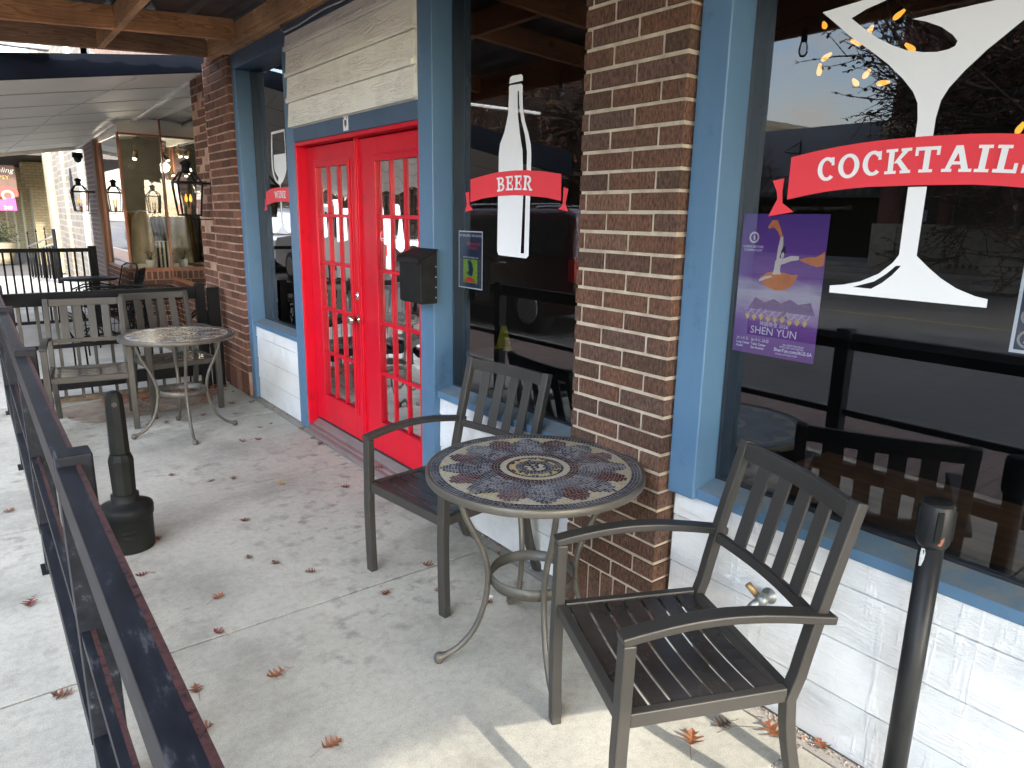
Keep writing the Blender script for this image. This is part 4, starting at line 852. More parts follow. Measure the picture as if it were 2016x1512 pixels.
plain('poster_orange', (.62, .20, .05), (.48, .13, .04), .5, vs=20); plain('poster_gold', (.62, .40, .12), (.45, .25, .08), .6, vs=90); plain('poster_text', (.75, .7, .76), None, .6, bst=0); plain('poster_skin', (.62, .52, .45), (.55, .45, .42), .6)
plain('poster_violet', (.12, .06, .17), (.17, .09, .2), .6, vs=40)
plain('poster_navy', (.015, .025, .055), (.02, .03, .07), .5); plain('poster_green', (.20, .34, .03), (.14, .25, .02), .5, vs=14); plain('poster_redtxt', (.62, .03, .03), None, .5)
XP = 1.9485
ps = empty('dance_show_poster', (XP, 1.205, 1.11), 'purple dance show poster with orange-skirted dancer taped inside the big window', 'poster')
yl, yr, z0, z1 = 1.344, 1.064, 1.113, 1.543
W_, H_ = yl-yr, z1-z0
def pp_(u, v): return (yl-u*W_, z1-v*H_)      # poster coordinates, u right, v down
MB().box(XP, XP+.001, yr, yl, z0, z1).build('sheet', MT['poster_purple'], ps)
vm_ = lambda v: v*1.21 if v < .45 else .545+(v-.45)*.85
def pshape(name, pts, mt_, k, lab=None):
    mb = MB()
    for i, p in enumerate(pts): mb.poly([pp_(q[0], vm_(q[1]) if name not in ('emblem', 'emblem_centre', 'emblem_figure') else q[1]) for q in p], XP-.0002-.0001*k-.00002*i)
    return mb.build(name, MT[mt_], ps, recalc=False)
pshape('mountains', [[(0.16, .60), (.24, .50), (.36, .535), (.47, .50), (.56, .53), (.66, .49), (.76, .525), (.90, .50), (.96, .60)], [(.5, .57), (.62, .52), (.74, .57)], [(.48, .66), (.62, .575), (.66, .66)]], 'poster_violet', 0)
pshape('skirt', [[(.27, .365), (.36, .335), (.46, .325), (.56, .33), (.66, .34), (.72, .335), (.70, .365), (.66, .40), (.58, .43), (.47, .435), (.37, .42), (.31, .40), (.30, .38)]], 'poster_orange', 1)
pshape('sleeves', [[(.31, .075), (.36, .035), (.42, .035), (.46, .075), (.50, .125), (.475, .135), (.44, .10), (.38, .075), (.33, .085)], [(.71, .25), (.80, .235), (.90, .232), (.99, .20), (.99, .275), (.92, .285), (.84, .275), (.76, .262)]], 'poster_orange', 2)
pshape('dancer_body', [[(.475, .13), (.505, .125), (.515, .17), (.50, .215), (.478, .255), (.452, .255), (.455, .20)], [(.44, .265), (.47, .245), (.53, .25), (.62, .232), (.71, .232), (.71, .252), (.62, .262), (.55, .278), (.51, .285), (.505, .315), (.52, .34), (.42, .345), (.435, .31)], [(.26, .378), (.33, .358), (.40, .35), (.42, .36), (.34, .375), (.27, .392)]], 'poster_skin', 3)
pshape('hair', [[(.50, .205), (.515, .195), (.525, .18), (.545, .182), (.545, .197), (.55, .21), (.54, .228), (.525, .21), (.505, .222), (.495, .24)]], 'ink_black', 5)
pshape('face', [[(.505, .222), (.525, .212), (.538, .225), (.532, .243), (.515, .25), (.503, .24)]], 'poster_skin', 4)
fg = []
for i in range(9):
    u = .16+i*.087; v = .655+.012*(i/9)+.008*math.sin(i*2.3); fg.append([(u-.03, v), (u-.012, v-.012), (u+.012, v-.012), (u+.032, v+.002), (u+.02, v+.02), (u+.002, v+.042), (u-.02, v+.018)])
pshape('small_dancers', fg, 'poster_gold', 6)
fg = []
for i in range(9):
    u = .16+i*.087; v = .64+.012*(i/9)+.008*math.sin(i*2.3)
    for a, b_, c_, d in ((-.005, .0, -.04, -.035), (-.04, -.035, .0, -.045), (.005, 0, .035, -.02), (.035, -.02, .05, -.045)):
        fg.append([(u+a, v+b_), (u+a+.006, v+b_+.002), (u+c_+.006, v+d+.002), (u+c_, v+d)])
pshape('small_sleeves', fg, 'poster_skin', 7)
pshape('emblem', [[(.155+.062*math.cos(R(t)), .165+.040*math.sin(R(t))) for t in range(0, 360, 20)]], 'poster_skin', 1)
pshape('emblem_centre', [[(.155+.042*math.cos(R(t)), .165+.027*math.sin(R(t))) for t in range(0, 360, 20)]], 'poster_purple', 2)
pshape('emblem_figure', [[(.145, .145), (.16, .15), (.17, .165), (.165, .185), (.15, .18), (.148, .165)]], 'poster_skin', 3)
def ptext(s, u, v, size, al='LEFT', sx=1, bold=False, k=8):
    a, b_ = pp_(u, v); flat_text('lettering', s, size, 'poster_text', ps, XP-.0002-.0001*k, a, b_, al, sx=sx, bold=bold)
ptext('CHINA BEFORE\nCOMMUNISM', .155, .238, .0105, 'CENTER'); ptext('神韻晚會 2026', .50, .785, .0165, 'CENTER', .95); ptext('SHEN YUN', .50, .848, .033, 'CENTER', 1.0)
ptext('Jan 2-4, 21', .05, .905, .0135, sx=.75); ptext('Jan 9-11, 24-25', .24, .905, .0135, sx=.75); ptext('Long Center\nAustin', .05, .935, .0110, sx=.85, bold=True); ptext('Tobin Center\nSan Antonio', .24, .935, .0110, sx=.85, bold=True)
ptext('ShenYun.com/AUS-SA', .53, .952, .0150, sx=.92, bold=True); ptext('Hotline: 877-663-7469', .55, .975, .0080); ptext('ALL-NEW PROGRAM\nWITH LIVE ORCHESTRA', .88, .905, .0075, 'RIGHT')
vp = empty('parade_poster', (XP, 2.85, 1.18), 'dark veterans parade poster taped low inside the middle window', 'poster')
MB().box(XP, XP+.001, 2.752, 2.953, 1.178, 1.452).build('sheet', MT['decal_white'], vp); MB().box(XP-.0004, XP-.0002, 2.757, 2.948, 1.183, 1.447).build('print', MT['poster_navy'], vp)
MB().poly([(2.912, 1.205), (2.912, 1.318), (2.792, 1.318), (2.792, 1.205)], XP-.0006).build('green_panel', MT['poster_green'], vp, recalc=False)
MB().poly([(2.875, 1.31), (2.865, 1.265), (2.885, 1.25), (2.86, 1.24), (2.835, 1.24), (2.825, 1.27), (2.835, 1.30), (2.855, 1.315)], XP-.0008).build('soldier_silhouette', MT['poster_navy'], vp, recalc=False)
MB().poly([(2.90, 1.21), (2.89, 1.228), (2.86, 1.235), (2.83, 1.228), (2.80, 1.21)], XP-.0009).build('red_shape', MT['poster_redtxt'], vp, recalc=False)
flat_text('lettering', 'NEW BRAUNFELS 10TH ANNUAL', .0155, 'poster_text', vp, XP-.0006, 2.852, 1.425, 'CENTER', sx=.86); flat_text('lettering', 'VETERANS DAY\nPARADE', .019, 'poster_redtxt', vp, XP-.0006, 2.828, 1.385, 'CENTER', sx=.85)
flat_text('lettering', 'SATURDAY NOVEMBER 8, 2025', .0095, 'poster_text', vp, XP-.0006, 2.85, 1.324, 'CENTER')
lg = MB()
for k in range(6): 
    for yy in ((2.932, 2.774)): 
        zc_ = 1.31-k*.021; lg.poly([(yy+.009*math.cos(R(t)), zc_+.009*math.sin(R(t))) for t in range(0, 360, 40)], XP-.0005)
lg.build('round_logos', MT['table_rim'], vp, recalc=False)
ep = empty('sponsor_poster', (XP, .45, 1.23), 'dark poster with white border and round logos at the right edge of the big window', 'poster')
MB().box(XP, XP+.001, .33, .582, 1.228, 1.60).build('sheet', MT['decal_white'], ep); MB().box(XP-.0004, XP-.0002, .335, .574, 1.236, 1.59).build('print', MT['poster_navy'], ep)
lg = MB()
for k, z in enumerate((1.262, 1.315, 1.365, 1.42)): lg.poly([(.548+.022*math.cos(R(t)), z+.022*math.sin(R(t))) for t in range(0, 360, 20)], XP-.0006)
lg.build('round_logos', MT['galv'], ep, recalc=False)
lg = MB()
for k, z in enumerate((1.262, 1.315, 1.42)): lg.poly([(.548+.016*math.cos(R(t)), z+.016*math.sin(R(t))) for t in range(0, 360, 20)], XP-.0008)
lg.build('logo_centres', MT['poster_navy'], ep, recalc=False)
MB().poly([(.548, 1.272), (.556, 1.252), (.548, 1.257), (.540, 1.252)], XP-.001).build('logo_arrow', MT['decal_white'], ep, recalc=False)
MB().poly([(.548+.02*math.cos(R(t)), 1.365+.02*math.sin(R(t))) for t in range(0, 360, 20)], XP-.0009).build('gold_logo', MT['poster_gold'], ep, recalc=False)
# wet floor sign and bulbs inside
wf = MB(); 
for s in (1, -1): wf.add([(4.75+.0, 6.25+s*.14, .04), (5.0, 6.25+s*.14, .04), (4.93, 6.25+s*.02, .62), (4.83, 6.25+s*.02, .62), (4.75, 6.25+s*.15, .04), (5.0, 6.25+s*.15, .04), (4.93, 6.25+s*.03, .62), (4.83, 6.25+s*.03, .62)], [(0, 1, 2, 3), (4, 5, 6, 7), (0, 4, 7, 3), (1, 5, 6, 2), (3, 2, 6, 7)])
for v in wf.v: v.x = 4.80+(v.x-4.87)*.5; v.y = 6.35+(v.y-6.25)*.5; v.z = .04+(v.z-.04)*.47
wfo = empty('wet_floor_sign', (4.80, 6.35, .04), 'small yellow wet floor sign standing low behind the middle window glass', 'floor sign'); wf.build('panels', MT['wet_sign'], wfo)
flat_text('lettering', 'CAUTION\nPISO\nMOJADO', .026, 'ink_black', wfo, 6.285, 4.80, .14, 'CENTER', plane='y')
bc = empty('bulb_chandelier', (3.3, 1.7, 2.6), 'cluster of glowing amber filament bulbs hanging inside the big window', 'chandelier')
BL = [(1.94, 2.41, 0), (1.72, 2.35, .2), (1.78, 2.31, -.1), (1.60, 2.39, .1), (1.54, 2.25, 0), (1.91, 2.27, .15), (1.94, 2.22, -.1), (1.71, 2.17, 0), (1.76, 2.14, .1), (1.63, 2.12, -.1), (1.08, 1.89, 0)]
for i, (y, z, dx) in enumerate(BL):
    random.seed(i+50); ax_ = Vector((random.uniform(-1, .2), random.uniform(-.8, .8), random.uniform(-1, -.1))).normalized(); c0 = Vector((3.3+dx*0, y, z)); q = ax_.to_track_quat('Z', 'Y').to_matrix().to_4x4()
    t = MB(); lathe_dir(t, [(.001, .038), (.012, .036), (.019, .022), (.019, .005), (.012, -.022), (.010, -.03)], Matrix.Translation(c0) @ q @ Matrix.Diagonal((.62, .62, .78, 1)), 12); bo_ = t.build('bulb', MT['bulb_glow'], bc)
    t = MB(); t.tube([c0 - ax_*.03, c0 - ax_*.065], .012, 8); t.tube([c0 - ax_*.065, Vector((3.3, 1.68, 2.5))], .0025, 5); t.build('arm', MT['ink_black'], bc)
MB().tube([(3.3, 1.68, 2.5), (3.3, 1.68, 2.94)], .006, 6).build('stem', MT['ink_black'], bc)
random.seed(11)
# string lights under the canopy edge
sl_ = empty('string_lights', (.2, 2.5, 2.6), 'string of clear bulbs in black sockets under the canopy edge, mirrored in the windows', 'string lights')
SB = [(.10, .75), (.10, 1.33), (.10, 1.83), (.10, 2.33), (.10, 3.1), (.12, 3.7), (.12, 4.30)]
wire = []
for i in range(len(SB)-1):
    (xa, ya), (xb, yb_) = SB[i], SB[i+1]
    for k in range(8): t = k/8; wire.append((xa+(xb-xa)*t, ya+(yb_-ya)*t, 2.60-.05*math.sin(math.pi*t)))
wire += [(.12, 4.3, 2.6), (.3, 3.9, 2.58)]
MB().tube(wire, .004, 6).build('cable', MT['ink_black'], sl_)
for x, y in SB:
    MB().tube([(x, y, 2.60), (x, y, 2.54)], .004, 6).lathe([(.001, 2.475), (.016, 2.475), (.016, 2.535), (.008, 2.545), (.001, 2.545)], x, y, 12).build('socket', MT['ink_black'], sl_)
    MB().lathe([(.001, 2.395), (.016, 2.402), (.026, 2.425), (.022, 2.455), (.014, 2.478)], x, y, 14).build('bulb', MT['lamp_glass'], sl_)

# ================================================================== FALLEN LEAVES
plain('leaf_rust', (.15, .055, .03), (.10, .04, .022), .6, vs=25, bs=90, bst=.4); plain('leaf_red', (.16, .032, .024), (.11, .026, .02), .6, vs=25); plain('leaf_yellow', (.42, .30, .07), (.3, .17, .05), .6, vs=25)
plain('leaf_orange', (.24, .09, .032), (.15, .045, .02), .55, vs=18); plain('leaf_brown', (.12, .065, .04), (.08, .045, .03), .7, vs=25)
def leaf_mesh(seed):
    rnd = random.Random(seed); mb = MB(); L = .062; side = []
    # pin-oak outline: pointed lobes and deep sinuses
    prof = [(0, .002), (.10, .004), (.17, .30), (.20, .10), (.27, .05), (.36, .42), (.42, .38), (.40, .16), (.48, .07), (.60, .46), (.66, .36), (.62, .16), (.70, .08), (.83, .26), (.84, .12), (1.0, .0)]
    cb = rnd.uniform(-1, 1); fold = rnd.uniform(.3, 1.2); curl = rnd.uniform(2, 9)
    def P(t, w, s):
        y = t*L; x = s*w*L*rnd.uniform(.85, 1.15); z = .003 + abs(x)*fold*.45 + curl*(y-L*.5)**2*2.2 + rnd.uniform(-.0012, .0012); return Vector((x + cb*.004*math.sin(3*t), y-L/2, z))
    mid = [P(t, 0, 1) for t, w in prof]; r_ = [P(t, w, 1) for t, w in prof]; l_ = [P(t, w, -1) for t, w in prof]
    for e in (r_, l_):
        for i in range(len(prof)-1): mb.add([mid[i], mid[i+1], e[i+1], e[i]], [(0, 1, 2, 3)])
    st_ = MB().tube([(0, -L/2, mid[0].z), (.004*cb, -L/2-.018, .004), (.008*cb, -L/2-.034, .002)], .0007, 4)
    mb.add(st_.v, st_.f); zmin = min(v.z for v in mb.v)
    for v in mb.v: v.z -= zmin - .0004
    return mb
LM = []
for i in range(6):
    for cn in ('leaf_rust', 'leaf_red', 'leaf_yellow', 'leaf_orange', 'leaf_brown'):
        pass
leaf_cache = {}
def add_leaf(x, y, cname, sc, label, z=0.0, rot=None):
    v = random.randrange(6); key = (v, cname)
    if key not in leaf_cache:
        o = leaf_mesh(v).build('fallen_leaf', MT[cname], None, recalc=False); leaf_cache[key] = o
    else: o = leaf_cache[key].copy(); col.objects.link(o)
    o.location = (x, y, z); o.rotation_euler = (0, 0, rot if rot is not None else random.uniform(0, 6.28)); o.scale = (sc, sc, sc)
    return tag(o, label, 'leaf', 'fallen oak leaves on the concrete')
LV = [
 (.03, 4.24, 'leaf_rust', 1.2, 'rust oak leaf outside the street railing, the farther of two there'), (.04, 3.13, 'leaf_red', 1.4, 'reddish oak leaf outside the street railing beside the middle post'),
 (.08, 2.43, 'leaf_rust', 1.3, 'curled oak leaf outside the railing on the concrete joint'), (.82, 4.32, 'leaf_rust', .95, 'small oak leaf midway between the ash bin and the doors, leftmost of three'),
 (.98, 4.09, 'leaf_brown', 1.0, 'brown oak leaf just past the joint level with the door middle'), (1.10, 4.06, 'leaf_rust', 1.0, 'oak leaf right beside the brown one near the joint by the doors'),
 (1.36, 4.73, 'leaf_rust', 1.1, 'left of two oak leaves side by side in front of the far table'), (1.46, 4.71, 'leaf_red', 1.1, 'right of two oak leaves side by side in front of the far table'),
 (1.30, 3.82, 'leaf_yellow', 1.2, 'yellow oak leaf lying alone near the threshold'), (1.57, 3.56, 'leaf_red', 1.15, 'dark red star-shaped oak leaf in front of the right door leaf'),
 (.97, 3.43, 'leaf_rust', 1.1, 'brown oak leaf alone between ash bin and middle chair'), (.86, 3.02, 'leaf_brown', .9, 'small shrivelled leaf left of a pale one in the patio middle'),
 (.94, 2.90, 'leaf_brown', 1.0, 'pale brown leaf in the patio middle'), (1.03, 2.73, 'leaf_rust', 1.0, 'rusty leaf left of the middle chair front leg'), (1.47, 2.48, 'leaf_rust', 1.15, 'oak leaf on the joint between the middle chair legs'),
 (1.21, 2.38, 'leaf_red', 1.0, 'red leaf in front of the middle chair'), (.65, 2.75, 'leaf_orange', 1.15, 'orange-brown leaf halfway along the patio near the railing'), (.44, 3.13, 'leaf_red', 1.0, 'reddish leaf at the foot of the street railing in front of the ash bin'),
 (.575, 3.46, 'leaf_red', 1.0, 'red leaf touching the ash bin base'), (.58, 2.49, 'leaf_red', 1.0, 'red leaf lying on the long concrete joint'), (.66, 2.12, 'leaf_orange', 1.3, 'large orange leaf alone left of the near table'),
 (.43, 2.20, 'leaf_rust', 1.1, 'rust leaf beside the near railing section'), (.40, 2.00, 'leaf_rust', 1.1, 'rust leaf half hidden behind the near top rail'), (.68, 1.71, 'leaf_orange', 1.3, 'orange leaf with stem at the bottom of the view left of the sun patch'),
 (1.40, 2.28, 'leaf_red', .8, 'small red leaf under the near table edge'), (1.51, 2.08, 'leaf_red', 1.0, 'red leaf beside the white scrap under the near table'), (1.70, 2.11, 'leaf_red', 1.0, 'red leaf under the near table by the wall'),
 (1.80, 2.39, 'leaf_rust', .8, 'small leaf in the wall gap behind the near table'), (1.55, 1.09, 'leaf_orange', 1.5, 'spiky orange-brown leaf in the sun patch'), (1.68, 1.07, 'leaf_brown', 1.2, 'thin brown leaf in the sun patch nearer the wall'),
 (1.785, .955, 'leaf_orange', 1.9, 'large red and orange leaf beside the rear chair leg'), (1.845, .84, 'leaf_orange', 1.1, 'orange leaf in the gravel strip under the siding'), (1.60, 5.77, 'leaf_rust', 1.3, 'brown leaf in the far corner by the brick pier'),
 (1.74, 5.72, 'leaf_brown', 1.2, 'dark leaf against the far brick pier foot'), (1.775, 4.38, 'leaf_red', 1.3, 'dark red leaf on the concrete strip by the threshold'), (1.80, 4.80, 'leaf_yellow', 1.2, 'yellow-brown leaf at the corner of the door threshold'),
 (1.78, 4.52, 'leaf_brown', 1.1, 'brown leaf just before the threshold'), (1.82, 3.62, 'leaf_red', 1.2, 'red leaf lying on the threshold behind the middle chair'), (1.16, 5.58, 'leaf_rust', 1.0, 'leaf under the far table, farthest from the camera'),
 (1.05, 5.50, 'leaf_orange', 1.0, 'orange leaf under the far table left of its back leg'), (.93, 5.50, 'leaf_brown', 1.0, 'brown leaf by the far table leg and chair leg'), (.51, 6.0, 'leaf_red', 1.2, 'red leaf under the far left chair'),
 (1.53, 5.44, 'leaf_brown', 1.0, 'brown leaf right of the far table'), (1.32, 5.55, 'leaf_rust', 1.0, 'rust leaf behind the far table near the right chair'), (1.56, 4.98, 'leaf_rust', 1.0, 'brown leaf between far table foot and narrow window'),
 (1.66, 5.03, 'leaf_brown', .8, 'tiny brown leaf under the narrow window wall')]
for x, y, c_, s_, lb in LV: add_leaf(x, y, c_, s_*.84, lb, z=.045 if (x > 1.805 and 3.2 < y < 4.7) else 0)
lt = MB()
def litter(n, fx, fy, fz, sz=(.010, .024)):
    for _ in range(n):
        x, y, z = fx(), fy(), fz(); s_ = random.uniform(*sz); a = random.uniform(0, 6.3); t = random.uniform(-.7, .7)
        vs = []
        for k in range(5): 
            b_ = a + k*1.256; rr = s_*random.uniform(.35, 1.1); vs.append((x+rr*math.cos(b_), y+rr*math.sin(b_)*math.cos(t), z+.004+rr*math.sin(b_)*abs(math.sin(t))*.5+.002))
        lt.add(vs, [(0, 1, 2, 3, 4)], random.random())
litter(420, lambda: random.uniform(.75, 1.72), lambda: random.gauss(6.36, .08), lambda: random.uniform(0, .025))
litter(60, lambda: random.uniform(.9, 1.6), lambda: random.uniform(5.85, 6.3), lambda: 0)
litter(60, lambda: 1.84+random.gauss(0, .015), lambda: random.uniform(.2, 6), lambda: 0, (.004, .011))
m_attr('leaf_mix', [(0, (.10, .04, .025)), (.4, (.24, .07, .03)), (.8, (.33, .12, .04)), (1, (.18, .04, .025))], .7)
tag(lt.build('leaf_litter', MT['leaf_mix'], recalc=False), 'drift of broken red-brown leaves under the cross railing', 'leaf litter', kind='stuff')
# stain of dark damp soil under the far chairs
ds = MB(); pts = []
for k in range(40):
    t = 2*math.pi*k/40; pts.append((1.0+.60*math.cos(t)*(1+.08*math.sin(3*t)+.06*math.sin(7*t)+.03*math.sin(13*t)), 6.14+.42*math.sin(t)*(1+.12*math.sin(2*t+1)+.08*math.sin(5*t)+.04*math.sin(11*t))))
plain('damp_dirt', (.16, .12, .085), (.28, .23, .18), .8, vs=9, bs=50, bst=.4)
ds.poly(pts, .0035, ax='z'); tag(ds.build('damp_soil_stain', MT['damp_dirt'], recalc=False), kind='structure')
def scrap(x, y, sx1, sy1, name, label, rot):
    q = MB(); q.add([(-sx1, -sy1, .003), (sx1*.6, -sy1, .001), (sx1, 0, .006), (sx1*.6, sy1, .004), (-sx1*.9, sy1*.9, .009)], [(0, 1, 2, 3, 4)]); q.add([(-sx1, -sy1, .0025), (sx1*.6, -sy1, .0005), (sx1, 0, .0055), (sx1*.6, sy1, .0035), (-sx1*.9, sy1*.9, .0085)], [(4, 3, 2, 1, 0)])
    o = q.build(name, MT['litter_white'], None, recalc=False); o.location = (x, y, 0); o.rotation_euler = (0, 0, rot); tag(o, label, 'litter')
scrap(1.535, 2.10, .022, .011, 'paper_scrap', 'crumpled white scrap by the near table leg', .5); scrap(.70, 5.62, .012, .009, 'paper_scrap', 'small white scrap under the far left chair', 1.2); scrap(.80, 5.72, .014, .007, 'paper_scrap', 'white scrap between the two far chairs', .3)
scrap(1.77, 4.06, .008, .005, 'paper_scrap', 'tiny white butt in the joint before the doors', 1.4)
tw = MB().tube([(1.64, 1.06, .004), (1.70, 1.04, .012), (1.755, .985, .016)], .001, 4); tag(tw.build('twig', MT['leaf_brown']), 'thin dry stem beside the wall joint in the sun', 'twig')

# ================================================================== NEIGHBOURING SHOP
shop = empty('clothing_shop', (1.9, 10, 0), 'old brick clothing shop with copper-framed corner windows beyond the patio', 'building')
wb_ = MB(); bricks(wb_, 6.63, 7.22, .0, 2.80, 1.845, rough=.009, soldier=.2, bl=.2); q = wb_.build('brick_pier', MT['old_brick'], shop, bevel=.003); q['label'] = 'rough uneven brick pier carrying the lantern'
MB().box(1.85, 2.4, 6.63, 7.24, 0, 2.80).box(1.802, 1.85, 6.595, 6.632, 0, 2.72).build('mortar', MT['old_mortar'], q)
b1 = MB(); bricks(b1, 7.25, 9.94, 0, .66, 2.12, soldier=0); b1.build('bulkhead', MT['old_brick'], shop, bevel=.003); MB().box(2.125, 2.35, 7.25, 9.94, 0, .657).build('bulkhead_core', MT['old_mortar'], shop)
# bulkhead facing the camera and the one along the street
def bricks_y(mb, x0, x1, z0, z1, Y, top_soldier=True):
    z = z0; row = 0
    while z < z1-.02:
        last = top_soldier and z > z1-.13
        h = (z1-z-.008) if last else .056; x = x0 + (0 if row % 2 == 0 or last else -.1)
        while x < x1-.01:
            w = .06 if last else .2; a = max(x, x0); b_ = min(x+w-.01, x1)
            if b_-a > .01: mb.box(a, b_, Y+random.uniform(-.002, .002), Y+.08, z, z+h, random.random())
            x += w + (.008 if last else .002)
        if last: break
        z += .067; row += 1
b2 = MB(); bricks_y(b2, 1.64, 2.14, 0, .775, 9.955); b2.build('bulkhead', MT['old_brick'], shop, bevel=.002); MB().box(1.66, 2.30, 9.963, 10.15, 0, .772).build('bulkhead_core', MT['old_mortar'], shop)
b3 = MB(); bricks(b3, 10.04, 11.5, 0, .775, 1.640); b3.build('bulkhead', MT['old_brick'], shop, bevel=.002); MB().box(1.647, 1.8, 10.04, 11.5, 0, .772).build('bulkhead_core', MT['old_mortar'], shop)
def shopwin(name, box, frame_boxes, glass='shop_glass', tr='copper_trim'):
    w = empty(name, ((box[0]+box[1])/2, (box[2]+box[3])/2, box[4]), parent=shop)
    MB().box(*box).build('pane', MT[glass], w); f = MB()
    for fb in frame_boxes: f.box(*fb)
    f.build('frame', MT[tr], w, bevel=.003); return w
shopwin('display_window', (2.15, 2.154, 7.25, 9.96, .70, 2.62), [(2.13, 2.17, 7.24, 9.97, .66, .70), (2.14, 2.165, 9.955, 9.98, .70, 2.62), (2.14, 2.165, 7.25, 7.27, .7, 2.62)])
plain('dark_trim', (.05, .04, .035), None, .5)
m_glass('shop_glass_clear', .015, .5, (.92, .92, .90))
shopwin('display_window', (1.69, 2.13, 10.0, 10.004, .81, 2.41), [(1.64, 2.15, 9.965, 10.02, .772, .812), (1.665, 1.692, 9.98, 10.02, .812, 2.44), (1.692, 2.15, 9.98, 10.02, 2.41, 2.435)], 'shop_glass_clear')
shopwin('display_window', (1.675, 1.679, 10.03, 11.5, .81, 2.40), [(1.655, 1.69, 10.02, 11.5, .772, .81), (1.66, 1.685, 11.45, 11.5, .81, 2.42)], 'shop_glass')
MB().box(1.62, 1.72, 11.51, 11.68, 0, 2.45).build('door_post', MT['brown_wood'], shop, bevel=.01)
MB().box(1.65, 1.9, 11.69, 12.66, 0, 2.5).build('end_pier', MT['purple_brick_wall'], shop, bevel=.01)
si = MB().box(2.22, 6, 7.3, 7.4, 0, 3).box(1.9, 6, 12.5, 12.6, 0, 3).box(6, 6.1, 7, 12.6, 0, 3).box(2.2, 6, 7.3, 12.6, 2.62, 2.7).box(1.72, 2.2, 10.05, 12.6, 2.62, 2.7).box(1.72, 6, 7.3, 12.5, -.02, .02)
si.build('interior_room', MT['olive_wall'], shop); MB().box(1.72, 2.5, 10.06, 11.4, .74, .775).build('display_shelf', MT['white_board'], shop)
MB().box(1.95, 6.5, 6.6, 14, 2.85, 6.5).build('upper_wall', MT['old_mortar'], shop)
# striped fabric and clothes in the window
ck = empty('clothes_rack', (2.0, 10.75, .78), 'rail of cream, ochre and black jackets inside the shop window', 'clothes rack')
MB().tube([(1.72, 10.5, 1.50), (2.4, 10.5, 1.53)], .008, 6).build('rail', MT['galv'], ck)
def garment(x, y, w, zt_, zb_, mt_, tilt=0):
    g_ = MB(); n = 14; vs = []
    outline = [(0, zt_), (.25, zt_-.03), (.5, zt_-.10), (.62, zt_-.35), (.70, zb_+.1), (.74, zb_)]
    L_ = []
    for s_ in (-1, 1):
        for u, z in (outline if s_ > 0 else outline): L_.append((x+s_*u*w, z))
    left = L_[:6]; right = L_[6:]; m_ = 12
    for i in range(6):
        for k in range(m_+1):
            u = k/m_; vs.append((left[i][0]+(right[i][0]-left[i][0])*u, y-.05*math.sin(math.pi*u)+.022*math.sin(u*17+i*.4)*(.3+i*.2), left[i][1]))
    g_.add(vs, [(i*(m_+1)+k, i*(m_+1)+k+1, (i+1)*(m_+1)+k+1, (i+1)*(m_+1)+k) for i in range(5) for k in range(m_)], 0, True)
    g_.build('garment', MT[mt_], ck, recalc=False)
garment(1.80, 10.52, .16, 1.50, .86, 'cloth_ochre'); garment(1.92, 10.42, .21, 1.53, .84, 'cloth_cream'); garment(2.12, 10.50, .15, 1.52, 1.05, 'cloth_black'); garment(2.14, 10.6, .2, 1.52, .86, 'cloth_cream')
sf_ = MB()
for i in range(6): sf_.box(2.06+i*.05, 2.085+i*.05, 10.33, 10.34, .78, 1.13)
sfo = MB().box(2.05, 2.36, 10.335, 10.36, .78, 1.135).build('striped_throw', MT['cloth_cream'], None, base=True); tag(sfo, 'black and cream striped throw standing in the shop window', 'textile')
q = sf_.build('stripes', MT['cloth_black'], sfo)
pt_ = empty('potted_flower', (1.955, 10.22, .775), 'small white pot of faded flowers on the shop window shelf', 'potted plant')
MB().lathe([(.001, .776), (.045, .776), (.064, .90), (.058, .90), (.001, .89)], 1.955, 10.22, 20).build('pot', MT['pot_white'], pt_)
fm = MB(); fl_ = MB()
for i in range(26):
    a = random.uniform(0, 6.3); r_ = random.uniform(.02, .13); z = .90+random.uniform(.04, .17); p1 = (1.955+r_*math.cos(a), 10.22+r_*math.sin(a)*.6, z)
    fm.tube([(1.955, 10.22, .88), ((1.955+p1[0])/2, (10.22+p1[1])/2, .9+(z-.9)*.7), p1], .0015, 4); pebble(fl_, *p1, random.uniform(.008, .016), random.random())
fm.build('stems', MT['leaf_green'], pt_); m_attr('petals', [(0, (.55, .45, .4)), (.5, (.3, .05, .04)), (1, (.6, .5, .45))], .8); fl_.build('blossoms', MT['petals'], pt_, recalc=False)
MB().box(1.70, 2.5, 10.05, 10.10, 2.437, 2.80).box(1.69, 1.75, 10.04, 11.5, 2.42, 2.75).build('window_header', MT['soffit_white'], shop); MB().box(2.14, 2.3, 7.2, 10.04, 2.622, 2.86).build('window_header', MT['soffit_white'], shop)
ld_ = bpy.data.lights.new('shop_spot_light', 'POINT'); ld_.energy = 5; ld_.color = (1, .88, .7); ld_.shadow_soft_size = .05
for p_ in ((1.95, 10.75, 2.1), (1.85, 11.4, 2.1)): lo_ = bpy.data.objects.new('spot_lamp_light', ld_); lo_.location = p_; col.objects.link(lo_)
